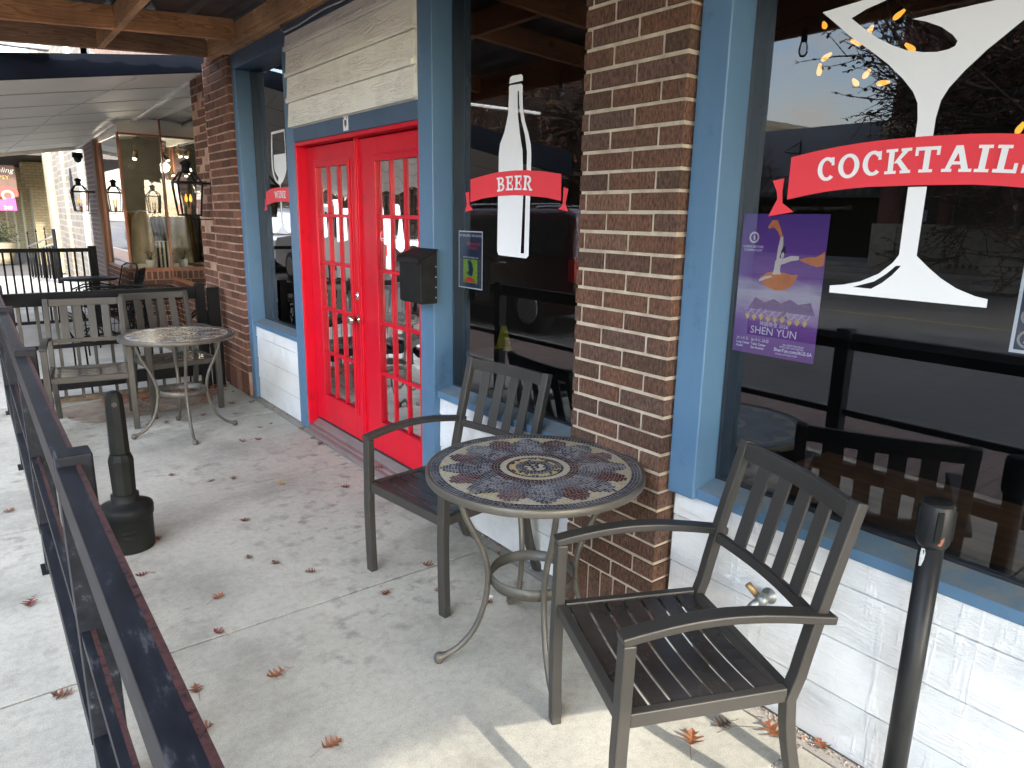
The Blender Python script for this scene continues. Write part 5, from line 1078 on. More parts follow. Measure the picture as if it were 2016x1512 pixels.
# spot lamps in the shop
def spot(x, y, z, lab):
    o = empty('spot_lamp', (x, y, z), lab, 'spotlight', 'track spots in the shop'); d = Vector((-.25, -.35, -.8)).normalized(); p = Vector((x, y, z))
    t = MB(); t.tube([p+Vector((0, 0, .13)), p+Vector((0, 0, .04))], .008, 6).tube([p-d*.06, p+d*.05], [.028, .030], 12); t.build('housing', MT['brass_old'], o); t = MB(); t.tube([p+d*.0505, p+d*.056], .026, 12); t.build('lens', MT['spot_glow'], o)
spot(1.965, 10.6, 2.22, 'brass spotlight with lit lens at the top of the corner shop window'); spot(1.78, 11.2, 2.06, 'lit spotlight low behind the copper window corner'); spot(1.73, 10.9, 2.30, 'lit spotlight at the very top of the copper window corner')
plain('board_joint_grey', (.20, .19, .17), None, .8)
# shop canopy (sloping white soffit)
sc = empty('white_canopy', (.6, 10, 2.5), 'wide white boarded canopy with navy fascia over the next shop', 'canopy')
zs_ = lambda x: 2.705 - .165*(1.95-x)
so = MB(); Yb = [6.74 + i*.0 for i in range(1)]
yy = 6.74; ye_ = 13.05; nbd = 8; wbd = (ye_-yy)/nbd
for i in range(nbd):
    a = yy+i*wbd+.006; b_ = yy+(i+1)*wbd-.014; dz = -.018*0
    f = lambda y: -.030*(y-6.74)      # the canopy drops slightly along the street
    so.add([(-2.2, a, zs_(-2.2)+f(a)), (2.3, a, zs_(2.3)+f(a)), (2.3, b_, zs_(2.3)+f(b_)), (-2.2, b_, zs_(-2.2)+f(b_)), (-2.2, a, zs_(-2.2)+f(a)+.05), (2.3, a, zs_(2.3)+f(a)+.05), (2.3, b_, zs_(2.3)+f(b_)+.05), (-2.2, b_, zs_(-2.2)+f(b_)+.05)],
           [(0, 1, 2, 3), (7, 6, 5, 4), (0, 4, 5, 1), (1, 5, 6, 2), (2, 6, 7, 3), (3, 7, 4, 0)])
so.build('soffit', MT['soffit_white'], sc, bevel=.004)
js = MB()
for i in range(1, nbd):
    a = yy+i*wbd-.018; z_ = lambda x, y: zs_(x)-.030*(y-6.74)-.003
    js.add([(-2.2, a, z_(-2.2, a)), (2.3, a, z_(2.3, a)), (2.3, a+.022, z_(2.3, a+.022)), (-2.2, a+.022, z_(-2.2, a+.022))], [(0, 1, 2, 3)])
js.build('board_joints', MT['board_joint_grey'], sc, recalc=False)
f = lambda y: -.030*(y-6.74)
sb = MB(); sb.add([(-2.2, yy, zs_(-2.2)+.06), (2.3, yy, zs_(2.3)+.06), (2.3, ye_, zs_(2.3)+f(ye_)+.06), (-2.2, ye_, zs_(-2.2)+f(ye_)+.06)], [(0, 1, 2, 3)]); sb.build('deck', MT['ink_black'], sc, recalc=False)
fa = MB(); fa.add([(-2.2, 6.69, zs_(-2.2)-.012), (1.93, 6.69, zs_(1.93)-.012), (1.93, 6.69, zs_(1.93)+.115), (-2.2, 6.69, zs_(-2.2)+.28), (-2.2, 6.735, zs_(-2.2)-.012), (1.93, 6.735, zs_(1.93)-.012), (1.93, 6.735, zs_(1.93)+.115), (-2.2, 6.735, zs_(-2.2)+.28)],
                  [(0, 1, 2, 3), (7, 6, 5, 4), (0, 4, 5, 1), (1, 5, 6, 2), (2, 6, 7, 3), (3, 7, 4, 0)]); fa.build('fascia', MT['navy_fascia'], sc, bevel=.004)
fa = MB(); fa.add([(-2.2, ye_, zs_(-2.2)+f(ye_)-.05), (2.0, ye_, zs_(2.0)+f(ye_)-.05), (2.0, ye_, zs_(2)+f(ye_)+.1), (-2.2, ye_, zs_(-2.2)+f(ye_)+.1)], [(0, 1, 2, 3)]); fa.build('far_fascia', MT['soffit_white'], sc, recalc=False)
tm = MB(); tm.bar((1.98-.12, 7.2, zs_(1.9)+f(7.2)-.02), (1.98-.12, 10.0, zs_(1.9)+f(10)-.02), .05, .035).bar((1.66, 10.0, zs_(1.66)+f(10)-.02), (1.62, 13, zs_(1.62)+f(13)-.02), .05, .035); tm.build('wall_moulding', MT['pot_white'], sc, bevel=.004)
tm = MB(); tm.tube([(1.35, 6.9, zs_(1.35)-.006+f(6.9)), (.95, 9.2, zs_(.95)-.006+f(9.2)), (.7, 12.9, zs_(.7)-.006+f(12.9))], .004, 5); tm.build('wire', MT['pot_white'], sc)
lp = MB().box(-1.6, .72, 6.60, 6.66, 2.665, 2.70); tag(lp.build('conduit_tube', MT['pot_white'], bevel=.01), 'white tube running above the navy fascia at the left edge', 'pipe')
cmr = empty('security_camera', (1.40, 12.9, 2.2), 'black dome security camera at the far edge of the white canopy', 'camera')
MB().lathe([(.001, 2.36), (.07, 2.36), (.075, 2.29), (.001, 2.285)], 1.60, 12.92, 20).build('mount', MT['black_plastic'], cmr); MB().lathe([(.001, 2.21), (.03, 2.22), (.05, 2.25), (.058, 2.286), (.001, 2.29)], 1.60, 12.92, 20).build('dome', MT['ink_black'], cmr)

def make_lantern():
    """origin at the lantern bottom centre; wall arm goes to +X"""
    o = empty('gas_lantern', (0, 0, 0)); bm_ = MT['black_metal']; wb0, wt, h = .075, .098, .27
    t = MB(); c4 = [(-1, -1), (1, -1), (1, 1), (-1, 1)]
    for a, b_ in c4: t.bar((a*wb0, b_*wb0, .0), (a*wt, b_*wt, h), .014, .014)
    for k in range(4):
        a, b_ = c4[k], c4[(k+1) % 4]
        t.bar((a[0]*wb0, a[1]*wb0, 0), (b_[0]*wb0, b_[1]*wb0, 0), .014, .014); t.bar((a[0]*wt, a[1]*wt, h), (b_[0]*wt, b_[1]*wt, h), .018, .018)
        t.bar((a[0]*wt, a[1]*wt, h), (a[0]*.045, a[1]*.045, h+.085), .012, .012); t.bar((a[0]*.045, a[1]*.045, h+.085), (b_[0]*.045, b_[1]*.045, h+.085), .012, .012)
    t.build('frame', bm_, o)
    t = MB(); t.lathe([(.001, h+.085), (.048, h+.088), (.034, h+.095), (.034, h+.145), (.050, h+.150), (.046, h+.162), (.030, h+.178), (.008, h+.186), (.001, h+.192)], 0, 0, 16); t.build('chimney', bm_, o)
    t = MB()
    for k in range(4):
        a, b_ = c4[k], c4[(k+1) % 4]; t.add([(a[0]*(wb0-.004), a[1]*(wb0-.004), .008), (b_[0]*(wb0-.004), b_[1]*(wb0-.004), .008), (b_[0]*(wt-.004), b_[1]*(wt-.004), h-.008), (a[0]*(wt-.004), a[1]*(wt-.004), h-.008)], [(0, 1, 2, 3)])
    t.build('glazing', MT['lamp_glass'], o, recalc=False)
    t = MB(); t.lathe([(.001, 0), (.012, 0), (.020, .02), (.022, .045), (.014, .065), (.001, .066)], 0, 0, 12).tube([(-.012, 0, .06), (-.018, 0, .11)], .006, 6).tube([(.012, 0, .06), (.018, 0, .11)], .006, 6); t.build('burner', MT['brass_old'], o)
    t = MB(); 
    for s_ in (-1, 1): t.lathe([(.001, .108), (.011, .12), (.013, .135), (.008, .158), (.001, .178)], s_*.018, 0, 10)
    t.build('flame', MT['flame_glow'], o)
    t = MB(); t.bar((wt, 0, h), (.20, 0, h), .018, .02).box(.20, .235, -.045, .045, h-.10, h+.04).tube([(0, 0, -.005), (.01, 0, -.025), (.06, 0, -.035), (.18, 0, -.035), (.205, 0, -.02), (.21, 0, .02), (.21, 0, .18)], .005, 6); t.build('bracket', bm_, o)
    return o
l1 = make_lantern(); l2 = copy_tree(l1); l1.location = (1.615, 6.66, 1.49); l2.location = (1.455, 12.0, 1.50)
l1.scale = (1.0, 1.0, 1.0); tag(l1, 'lit black gas lantern on the rough brick pier', 'lantern', 'gas lanterns'); tag(l2, 'farther lit black gas lantern on the purple brick pier', 'lantern', 'gas lanterns')

# far railing across the walk
fr_ = empty('far_railing', (.8, 10.8, 0), 'thin black balustrade across the walkway beyond the iron chairs', 'railing')
MB().box(-.6, 1.42, 10.78, 10.82, .985, 1.035).build('top_rail', MT['black_metal'], fr_, bevel=.004); MB().box(-.6, 1.42, 10.785, 10.815, .08, .12).build('bottom_rail', MT['black_metal'], fr_, bevel=.004); MB().box(1.33, 1.42, 10.75, 10.85, 0, 1.06).build('post', MT['black_metal'], fr_, bevel=.004)
for i in range(12): 
    x = 1.26 - i*.085*1.0; MB().box(x-.011, x+.011, 10.79, 10.81, .12, .985).build('baluster', MT['black_metal'], fr_, bevel=.002)

# wrought iron chairs
def make_iron_chair():
    o = empty('iron_chair', (0, 0, 0)); bm_ = MT['black_metal']
    for s_ in (-1, 1):
        x = s_*.26
        MB().tube([(x*.92, .22, 0), (x*.92, .225, .25), (x*.92, .23, .42)], .008, 6).build('leg', bm_, o); MB().tube([(x*.88, -.26, 0), (x*.88, -.20, .25), (x*.88, -.18, .42)], .008, 6).build('leg', bm_, o)
    for s_ in (-1, 1):
        x = s_*.27; t = MB()
        for k in (0, 1): t.tube([(x*(1-.16*k), .22, .40-.0*k), (x, .29-.05*k, .50), (x, .27-.05*k, .60), (x, .14, .655-.03*k), (x, -.05, .655-.03*k), (x*.95, -.21, .62-.03*k)], .009, 6)
        t.build('armrest', bm_, o)
    t = MB(); t.tube([(.24*math.cos(R(a)), .0+.235*math.sin(R(a)), .42) for a in range(0, 361, 20)], .009, 6, caps=False); t.build('seat_rim', bm_, o)
    t = MB()
    for i in range(-7, 8):
        d = i*.03; w = math.sqrt(max(0, .235**2-d*d)); t.tube([(d, -w, .42), (d, 0, .405), (d, w, .42)], .0028, 4); t.tube([(-w, d, .42), (0, d, .405), (w, d, .42)], .0028, 4)
    t.build('seat_mesh', bm_, o)
    t = MB(); t.tube([(-.24, -.20, .42), (-.25, -.25, .65), (-.235, -.30, .86), (-.15, -.325, .90), (.15, -.325, .90), (.235, -.30, .86), (.25, -.25, .65), (.24, -.20, .42)], .009, 6); t.build('back_frame', bm_, o)
    t = MB()
    for i in range(-7, 8):
        x = i*.031; t.tube([(x, -.20, .43), (x, -.265, .66), (x, -.325, .89)], .0030, 4)
    for z, y in ((.5, -.215), (.58, -.24), (.66, -.262), (.74, -.285), (.82, -.305)): t.tube([(-.243, y, z), (0, y-.02, z), (.243, y, z)], .003, 4)
    t.build('back_mesh', bm_, o); return o
ic = make_iron_chair(); ics = [ic] + [copy_tree(ic) for _ in range(3)]
IC = [(1.25, 8.75, 70, 'black wire armchair nearest the small iron table, by the shop bulkhead'), (.95, 7.05, 5, 'black wire armchair just behind the cross railing on the left'), (1.42, 6.95, -30, 'black wire armchair behind the cross railing next to the brick pier'), (1.30, 9.55, 100, 'black wire armchair farthest back behind the iron table')]
for o, (x, y, a, lb) in zip(ics, IC): o.location = (x, y, 0); o.rotation_euler = (0, 0, R(a)); tag(o, lb, 'chair', 'wire mesh chairs of the next shop')
it = empty('iron_table', (1.25, 9.9, 0), 'small round black iron table between the wire chairs', 'table')
MB().lathe([(.001, .70), (.30, .70), (.305, .71), (.30, .722), (.001, .722)], 1.20, 9.9, 36).build('tabletop', MT['mail_black'], it)
t = MB().tube([(1.20, 9.9, .03), (1.20, 9.9, .70)], .016, 8)
for k in range(4): a = R(90*k+20); t.tube([(1.20, 9.9, .15), (1.20+.12*math.cos(a), 9.9+.12*math.sin(a), .10), (1.20+.26*math.cos(a), 9.9+.26*math.sin(a), .0)], .009, 6)
t.build('pedestal', MT['black_metal'], it)

# buildings farther down our side
stb = empty('stone_building', (2.2, 15.5, 0), 'weathered pale stone building behind the second lantern', 'building')
MB().box(1.95, 8, 12.8, 20, 0, 6).build('wall', MT['stone_block'], stb); MB().box(1.88, 2.05, 12.68, 12.9, 0, 5).build('quoin', MT['stone_block_x'], stb, bevel=.01)
MB().box(1.88, 1.96, 15.2, 15.45, 0, 5).build('pilaster', MT['white_board'], stb, bevel=.02); MB().box(1.88, 1.96, 17.8, 18.5, 0, 5).build('pilaster', MT['stone_block'], stb, bevel=.02)
for y in (14.45, 17.0):
    t = MB(); t.box(1.935, 1.949, y-.18, y+.18, 1.75, 2.15).poly([(y-.18, 2.15), (y+.18, 2.15), (y+.12, 2.28), (y, 2.34), (y-.12, 2.28)], 1.940); t.build('window', MT['ink_black'], stb)
yb = empty('yellow_brick_building', (2.5, 30, 0), 'long yellow brick building with stepped piers and a dark ribbed awning', 'building')
MB().box(2.55, 9, 20.5, 60, 0, 6).build('wall', MT['yellow_brick_yz'], yb)
plain('pale_yellow', (.42, .38, .24), (.35, .32, .2), .8)
MB().box(1.85, 2.6, 20.3, 21.0, 0, 5.2).build('painted_pier', MT['pale_yellow'], yb, bevel=.02)
for y in (23.6, 27.2, 31.5, 36.5, 43, 50):
    p = MB().box(1.75, 2.56, y, y+.8, 0, 2.75).box(1.60, 2.56, y-.03, y+.83, 2.05, 2.75); p.build('pier', MT['yellow_brick_xz'], yb, bevel=.01); MB().box(1.735, 1.75, y+.0, y+.8, 0, 2.05).build('pier_edge', MT['pale_yellow'], yb)
aw = MB()
for i in range(70): aw.box(-.9, 2.5, 21.2+i*.4, 21.4+i*.4, 2.78-.004*i*0, 2.9)
aw.box(-.9, 2.5, 21.2, 60, 2.9, 2.96); aw.build('ribbed_awning', MT['dark_trim'], yb)
MB().box(2.3, 2.54, 24.5, 27.1, .8, 2.3).build('shop_front', MT['ink_black'], yb)
sg = empty('hanging_truck_sign', (1.1, 22, 1.9), 'brown hanging shop sign painted with a red vintage truck at the left edge', 'sign')
MB().box(.25, 1.34, 21.98, 22.02, 1.86, 2.56).build('board', MT['brown_wood'], sg, bevel=.01)
plain('truck_red', (.45, .05, .04), (.35, .04, .03), .5)
tk = MB(); tk.poly([(.35, 1.80), (1.33, 1.80), (1.345, 1.92), (1.31, 1.99), (1.18, 2.05), (1.02, 2.06), (.98, 2.03), (.9, 2.24), (.6, 2.25), (.52, 2.06), (.35, 2.04)], 21.96, ax='y'); tk.build('truck_painting', MT['truck_red'], sg, recalc=False)
for rr, mm_, dd in ((.13, 'terracotta_cream', 0), (.085, 'brown_wood', .004), (.045, 'truck_red', .008)):
    tk = MB(); 
    tk.poly([(1.12+rr*math.cos(R(t)), 1.83+rr*math.sin(R(t))) for t in range(0, 360, 20)], 21.955-dd, ax='y'); tk.build('wheel_painting', MT[mm_], sg, recalc=False)
flat_text('lettering', 'Traveling', .17, 'pot_white', sg, 21.955, .60, 2.38, plane='y', shear=.3, sx=1.1); flat_text('lettering', 'GYPSY', .13, 'poster_gold', sg, 21.955, .78, 2.22, plane='y', sx=1.1)
plain('banner_pink', (.75, .06, .28), (.68, .05, .24), .6); bp = empty('pink_banner', (1.1, 22.3, 1.6), 'pink address banner below the truck sign', 'banner')
MB().poly([(.4, 1.47), (1.27, 1.47), (1.25, 1.78), (.9, 1.72), (.4, 1.60)], 21.9, ax='y', th=.01).build('cloth', MT['banner_pink'], bp); flat_text('lettering', '249', .11, 'pot_white', bp, 21.885, 1.0, 1.50, plane='y', bold=True, sx=1.1)
gt = empty('iron_gate', (1.5, 18, 0), 'open black iron gate with finials standing on the far walk', 'gate')
def gp(u, z): return (1.19+.40*u, 18.5-.9*u, z)
t = MB(); t.tube([gp(1, 0), gp(1, 1.12)], .035, 8); t.build('post', MT['black_metal'], gt); t = MB(); t.tube([gp(0, .05), gp(0, .9)], .012, 6); t.build('post', MT['black_metal'], gt)
for z0_, z1_ in ((.74, .90), (.62, .75), (.08, .08)): MB().tube([gp(0, z0_), gp(1, z1_+(.08 if z0_ > .1 else 0))], .016, 6).build('rail', MT['galv'], gt)
t = MB()
for i in range(9): u = i/9; t.tube([gp(u, .08), gp(u, .66+.12*u)], .022, 5)
for i in (0, 3, 6): u = i/9; t.tube([gp(u, .7), gp(u, .98+.16*u)], .012, 5); t.lathe([(.001, .98+.16*u), (.022, 1.0+.16*u), (.001, 1.06+.16*u)], gp(u, 0)[0], gp(u, 0)[1], 8)
t.build('bars', MT['black_metal'], gt)
pl_ = empty('planter', (1.05, 24.5, 0), 'cream urn planter with green foliage at the far left', 'planter')
MB().lathe([(.001, 0), (.22, 0), (.30, .35), (.36, .55), (.34, .60), (.001, .58)], .95, 24.5, 20).build('urn', MT['terracotta_cream'], pl_)
lf = MB()
for i in range(500):
    v = Vector((random.gauss(0, .18), random.gauss(0, .18), abs(random.gauss(0, .22)))); p = Vector((.95, 24.5, .6))+v; a = random.uniform(0, 6.3); d = Vector((math.cos(a), math.sin(a), random.uniform(-.5, .9)))*.07; e = Vector((-math.sin(a), math.cos(a), .2))*.025
    lf.add([p-e, p+d*.5+e*.3-e, p+d, p+e], [(0, 1, 2, 3)], random.random())
m_attr('foliage_green', [(0, (.03, .06, .015)), (.5, (.07, .12, .03)), (1, (.14, .18, .05))], .7); lf.build('foliage', MT['foliage_green'], pl_, recalc=False)

# ================================================================== ACROSS THE STREET (seen mirrored in the glass)
plain('grey_stucco', (.23, .24, .26), (.20, .21, .23), .8, vs=1.5); plain('cornice', (.55, .48, .34), (.45, .39, .28), .8); plain('limestone', (.42, .38, .31), (.3, .27, .22), .9, vs=5, bs=12, bst=.8, bd=.03); plain('beige_wall', (.40, .33, .22), (.32, .27, .18), .9)
plain('store_glass', (.006, .007, .009), None, .08, bst=0); m_glass('far_glass', .1, 2, (.2, .2, .2))
ga = empty('grey_storefront', (-20, 13.5, 0), 'dark grey storefront across the street with a striped awning', 'building')
MB().box(-28, -20, 11.28, 17.2, 0, 4.72).build('wall', MT['grey_stucco'], ga); MB().box(-20.08, -20.0, 11.3, 17.2, .4, 2.35).build('shop_window', MT['store_glass'], ga)
t = MB()
for y in (12.2, 13.4, 14.6, 15.8): t.box(-20.12, -20.07, y-.03, y+.03, .4, 2.35)
t.box(-20.12, -20.07, 11.3, 17.2, .27, .42); t.build('mullions', MT['grey_stucco'], ga)
plain('awn_dark', (.03, .03, .033), None, .8); plain('awn_light', (.12, .12, .12), None, .8); a1 = MB(); a2 = MB()
for i in range(36):
    y0 = 11.4+i*.16; (a1 if i % 2 else a2).add([(-20.02, y0, 3.15), (-20.02, y0+.16, 3.15), (-20.9+1.6-.0, y0+.16, 2.55), (-19.3, y0, 2.55), (-19.3, y0, 2.42), (-19.3, y0+.16, 2.42)], [(0, 1, 2, 3), (3, 2, 5, 4)])
a1.build('awning_stripe', MT['awn_dark'], ga, recalc=False); a2.build('awning_stripe', MT['awn_light'], ga, recalc=False)
t = MB(); t.bar((-19.95, 14.4, 3.85), (-19.0, 14.4, 3.85), .03, .03).bar((-19.95, 14.4, 4.25), (-19.0, 14.4, 3.87), .03, .03).bar((-19.95, 14.4, 3.8), (-19.95, 14.4, 4.3), .04, .04); t.build('sign_bracket', MT['ink_black'], ga)
for y in (12.8, 14.0, 15.2): flat_text('lettering', 'Germanage', .20, 'cornice', ga, -19.88, y-.5, 1.85, shear=.3) if False else None
def text_far(s, size, mt_, parent, X, y, z, shear=0):
    # lettering that faces +X (reads correctly from the street)
    cu = bpy.data.curves.new('lettering', 'FONT'); cu.body = s; cu.size = size; cu.align_x = 'CENTER'; cu.shear = shear; ob = bpy.data.objects.new('t', cu); me = bpy.data.meshes.new_from_object(ob); org = worg(parent)
    for v in me.vertices: v.co = Vector((X, y+v.co.x, z+v.co.y)) - org
    me.materials.clear(); me.materials.append(MT[mt_]); bpy.data.objects.remove(ob); bpy.data.curves.remove(cu); o = bpy.data.objects.new('lettering', me); col.objects.link(o); o.parent = parent
for y in (12.8, 14.0, 15.2): text_far('Germanage', .22, 'cornice', ga, -19.96, y, 1.95, .3)
bgw = empty('beige_building', (-24, 22, 0), 'low beige building beyond the grey storefront', 'building'); MB().box(-30, -20.6, 17.25, 25.5, 0, 5.2).box(-30.1, -20.45, 17.22, 25.6, 5.2, 5.42).build('wall', MT['beige_wall'], bgw)
rb = empty('red_brick_corner_building', (-20, 5, 0), 'two storey red brick corner building with limestone base and pale cornice', 'building')
w_ = MB()
for y0, y1 in ((10.55, 11.25), (9.15, 9.45), (7.55, 7.9), (5.9, 6.3), (4.1, 4.5), (2.2, 2.6), (-4, .8)): w_.box(-20.0, -19.6, y0, y1, 1.5, 3.3)
w_.box(-20.0, -19.6, -4, 11.25, 3.0, 4.05).box(-20.2, -19.75, -4, 11.25, 4.75, 9.5).box(-30, -20.0, -4, 11.25, 0, 9.5); w_.build('wall', MT['red_brick_far'], rb)
t = MB(); t.box(-20.02, -19.45, -4, 11.35, 4.05, 4.16).box(-20.02, -19.52, -4, 11.3, 4.16, 4.36).box(-20.02, -19.35, -4, 11.35, 4.36, 4.50).box(-20.02, -19.6, -4, 11.3, 4.50, 4.75); t.build('cornice', MT['cornice'], rb, bevel=.01)
t = MB(); t.box(-20, -19.45, -4, 11.25, .14, 1.40).box(-20, -19.38, -4, 11.3, 1.40, 1.52)
for y0, y1 in ((10.5, 11.28), (9.1, 9.5), (7.5, 7.95), (5.85, 6.35), (4.05, 4.55)): t.box(-19.47, -19.38, y0, y1, .14, 1.405)
t.build('stone_base', MT['limestone'], rb, bevel=.01)
t = MB()
for y in (10.0, 8.5, 6.95, 5.2):
    for k in range(5): t.box(-19.449, -19.44, y-.42+k*.18, y-.33+k*.18, .26, .38)
t.build('vent_holes', MT['ink_black'], rb)
t = MB()
for y0, y1 in ((9.45, 10.55), (7.9, 9.15), (6.3, 7.55), (4.5, 5.9), (2.6, 4.1), (.8, 2.2)):
    t.box(-19.9, -19.85, y0, y1, 1.52, 3.0)
t.build('shop_window', MT['store_glass'], rb)
t = MB()
for y0, y1 in ((9.45, 10.55), (7.9, 9.15), (6.3, 7.55), (4.5, 5.9)):
    t.box(-19.84, -19.80, y0, y1, 2.32, 2.37).box(-19.84, -19.80, y0, y0+.06, 1.52, 3.0).box(-19.84, -19.80, y1-.06, y1, 1.52, 3.0)
t.build('window_frames', MT['grey_stucco'], rb)
for y, s in ((9.98, 'NAEGELIN\nCOFFEE\nSHOP'), (8.5, 'COFFEE\nSHOP')): text_far(s.replace('NAEGELIN', 'BREAD'), .17, 'galv', rb, -19.80, y, 2.72)
MB().box(-19.835, -19.83, 9.85, 10.1, 1.6, 1.95).build('notice', MT['galv'], rb)
ab = empty('sandwich_board', (-18.2, 9.6, .13), 'bare wooden A-frame board standing before the limestone base', 'A-frame sign')
for p_ in ((-18.2, 9.25, .13), (-18.2, 9.95, .13), (-18.0, 9.25, .13)): MB().bar(p_, (-18.2, 9.6, 1.15), .03, .03).build('leg', MT['wood_y'], ab)
# scaffolded building
sb_ = empty('building_under_construction', (-21, 30, 0), 'tall unfinished building wrapped in scaffolding down the street', 'building')
plain('raw_wood', (.36, .22, .12), (.2, .12, .07), .8, vs=9); plain('raw_wall', (.30, .25, .19), (.2, .17, .13), .9, vs=3)
MB().box(-32, -21.6, 26, 52, 0, 14).build('wall', MT['raw_wall'], sb_)
t = MB()
for y in [26.5+i*1.6 for i in range(16)]:
    for z0_ in (1.2, 4.4, 7.4, 10.4): t.box(-21.62, -21.5, y, y+.9, z0_, z0_+1.6)
t.build('window_opening', MT['ink_black'], sb_)
t = MB()
for i in range(60): t.box(-21.35, -21.28, 26+i*.43, 26.06+i*.43, .1, 3.1)
t.box(-21.35, -21.28, 26, 52, 3.1, 3.25).box(-21.35, -21.28, 26, 52, 1.5, 1.58); t.build('stud_wall', MT['raw_wood'], sb_)
t = MB()
for z in (3.6, 6.2, 8.8, 11.4): t.box(-21.4, -20.1, 26, 52, z, z+.08).box(-20.14, -20.1, 26, 52, z+.9, z+.94)
t.build('planks', MT['cornice'], sb_); plain('scaffold_red', (.30, .06, .05), None, .6); t = MB()
for i in range(14):
    y = 26+i*2.0
    for x in (-21.3, -20.12): t.tube([(x, y, 0), (x, y, 12.6)], .035, 5)
    for z in (0, 2.6, 5.2, 7.8): t.tube([(-20.12, y, z+.9), (-20.12, y+2, z+2.9)], .02, 4); t.tube([(-20.12, y, z+2.9), (-20.12, y+2, z+.9)], .02, 4)
t.build('scaffold_poles', MT['scaffold_red'], sb_)
sba = empty('side_awning_building', (-20, 21, 0), 'low building with dark metal awning before the scaffolding', 'building')
MB().box(-26, -20.6, 25.6, 25.95, 0, 3.5).box(-20.6, -17.2, 27.5, 34, 3.75, 3.95).build('awning', MT['roof_metal'], sba)

# street trees
m_attr('twig_bark', [(0, (.035, .025, .02)), (1, (.06, .045, .035))], .9); m_attr('dry_leaves', [(0, (.06, .03, .018)), (.5, (.12, .05, .025)), (1, (.2, .09, .03))], .8)
def bare_tree(name, x0, y0, H, seed, label, lean=(0, 0)):
    rnd = random.Random(seed); o = empty(name, (x0, y0, 0), label, 'tree'); tr_ = MB(); tw_ = MB(); lv = MB()
    def grow(p, d, L, r, lev):
        n = 4; pts = [p.copy()]; dd = d.copy()
        for i in range(n):
            dd = (dd + Vector((rnd.gauss(0, .13), rnd.gauss(0, .13), rnd.gauss(.02, .10)))).normalized(); pts.append(pts[-1] + dd*L/n)
        r = max(r, .011); mb = tr_ if lev < 3 else tw_; mb.tube(pts, [r*(1-.12*i) for i in range(n+1)], 7 if lev < 2 else (4 if lev < 4 else 3), rnd.random(), caps=False)
        if lev >= 3 and rnd.random() < .85:
            for _ in range(6):
                q = pts[rnd.randrange(2, 5)]; a = rnd.uniform(0, 6.3); e = Vector((math.cos(a), math.sin(a), rnd.uniform(-1, .3))).normalized()*.13; f_ = Vector((-math.sin(a), math.cos(a), .3))*.045
                lv.add([q, q+e*.5+f_, q+e, q+e*.5-f_], [(0, 1, 2, 3)], rnd.random())
        if lev >= 5: return
        k = {0: 9, 1: 6, 2: 5, 3: 5, 4: 4}[lev]
        for i in range(k):
            t = rnd.uniform(.35, 1.0) if lev else rnd.uniform(.7, 1.0); j = min(n-1, int(t*n)); q = pts[j].lerp(pts[j+1], t*n-j); side = Vector((rnd.gauss(0, 1), rnd.gauss(0, 1), rnd.gauss(.15, .55))).normalized()
            nd = (dd*.55 + side*.8).normalized() if lev else Vector((math.cos(i*.7+seed), math.sin(i*.7+seed), rnd.uniform(.12, .8))).normalized(); grow(q, nd, (L*rnd.uniform(.6, .8)) if lev else L*rnd.uniform(1.1, 1.5), r*.58, lev+1)
    grow(Vector((x0, y0, 0)), Vector((lean[0], lean[1], 1)).normalized(), H*.31, H*.022, 0)
    tr_.build('trunk', MT['twig_bark'], o, recalc=False); tw_.build('twigs', MT['twig_bark'], o, recalc=False); lv.build('dry_leaves', MT['dry_leaves'], o, recalc=False); return o
bare_tree('oak_tree', -16.5, 4.2, 9.6, 5, 'nearly bare oak in front of the red brick corner building', (.05, .18))
ok2 = bare_tree('oak_tree', -16.9, 20.5, 8.5, 9, 'nearly bare oak farther down before the beige building')
for y, a, lb in ((37, 2.0, 'nearly bare oak standing in front of the scaffolded building'), (52, 4.1, 'farthest bare oak on the opposite pavement, by the tan building')):
    c_ = copy_tree(ok2); c_.location = (-16.2, y, 0); c_.rotation_euler = (0, 0, a); c_.scale = (1.15, 1.15, 1.15); tag(c_, lb, 'tree', 'bare oaks across the street')
ok2['group'] = 'bare oaks across the street'
def far_building(y0, y1, h, mt_, label, x1=-20.3):
    o = empty('far_building', (x1, (y0+y1)/2, 0), label, 'building'); MB().box(x1-12, x1, y0, y1, 0, h).build('wall', MT[mt_], o); MB().box(x1-.3, x1+.12, y0-.05, y1+.05, h, h+.3).build('parapet', MT['cornice'], o)
    y = y0+1.0
    while y < y1-2:
        MB().box(x1-.02, x1+.03, y, y+1.6, .5, 2.8).build('shop_window', MT['store_glass'], o)
        if h > 6: MB().box(x1-.02, x1+.03, y+.3, y+1.3, 4.3, 6.0).build('window', MT['store_glass'], o)
        y += 2.6
far_building(53, 75, 9, 'beige_wall', 'tan two storey block past the scaffolding'); far_building(75.5, 112, 7, 'red_brick_far', 'low red brick block far down the opposite side')
eb = empty('street_end_building', (-10, 124, 0), 'pale building closing the view at the far end of the street', 'building'); MB().box(-45, 25, 124, 136, 0, 11).build('wall', MT['raw_wall'], eb)
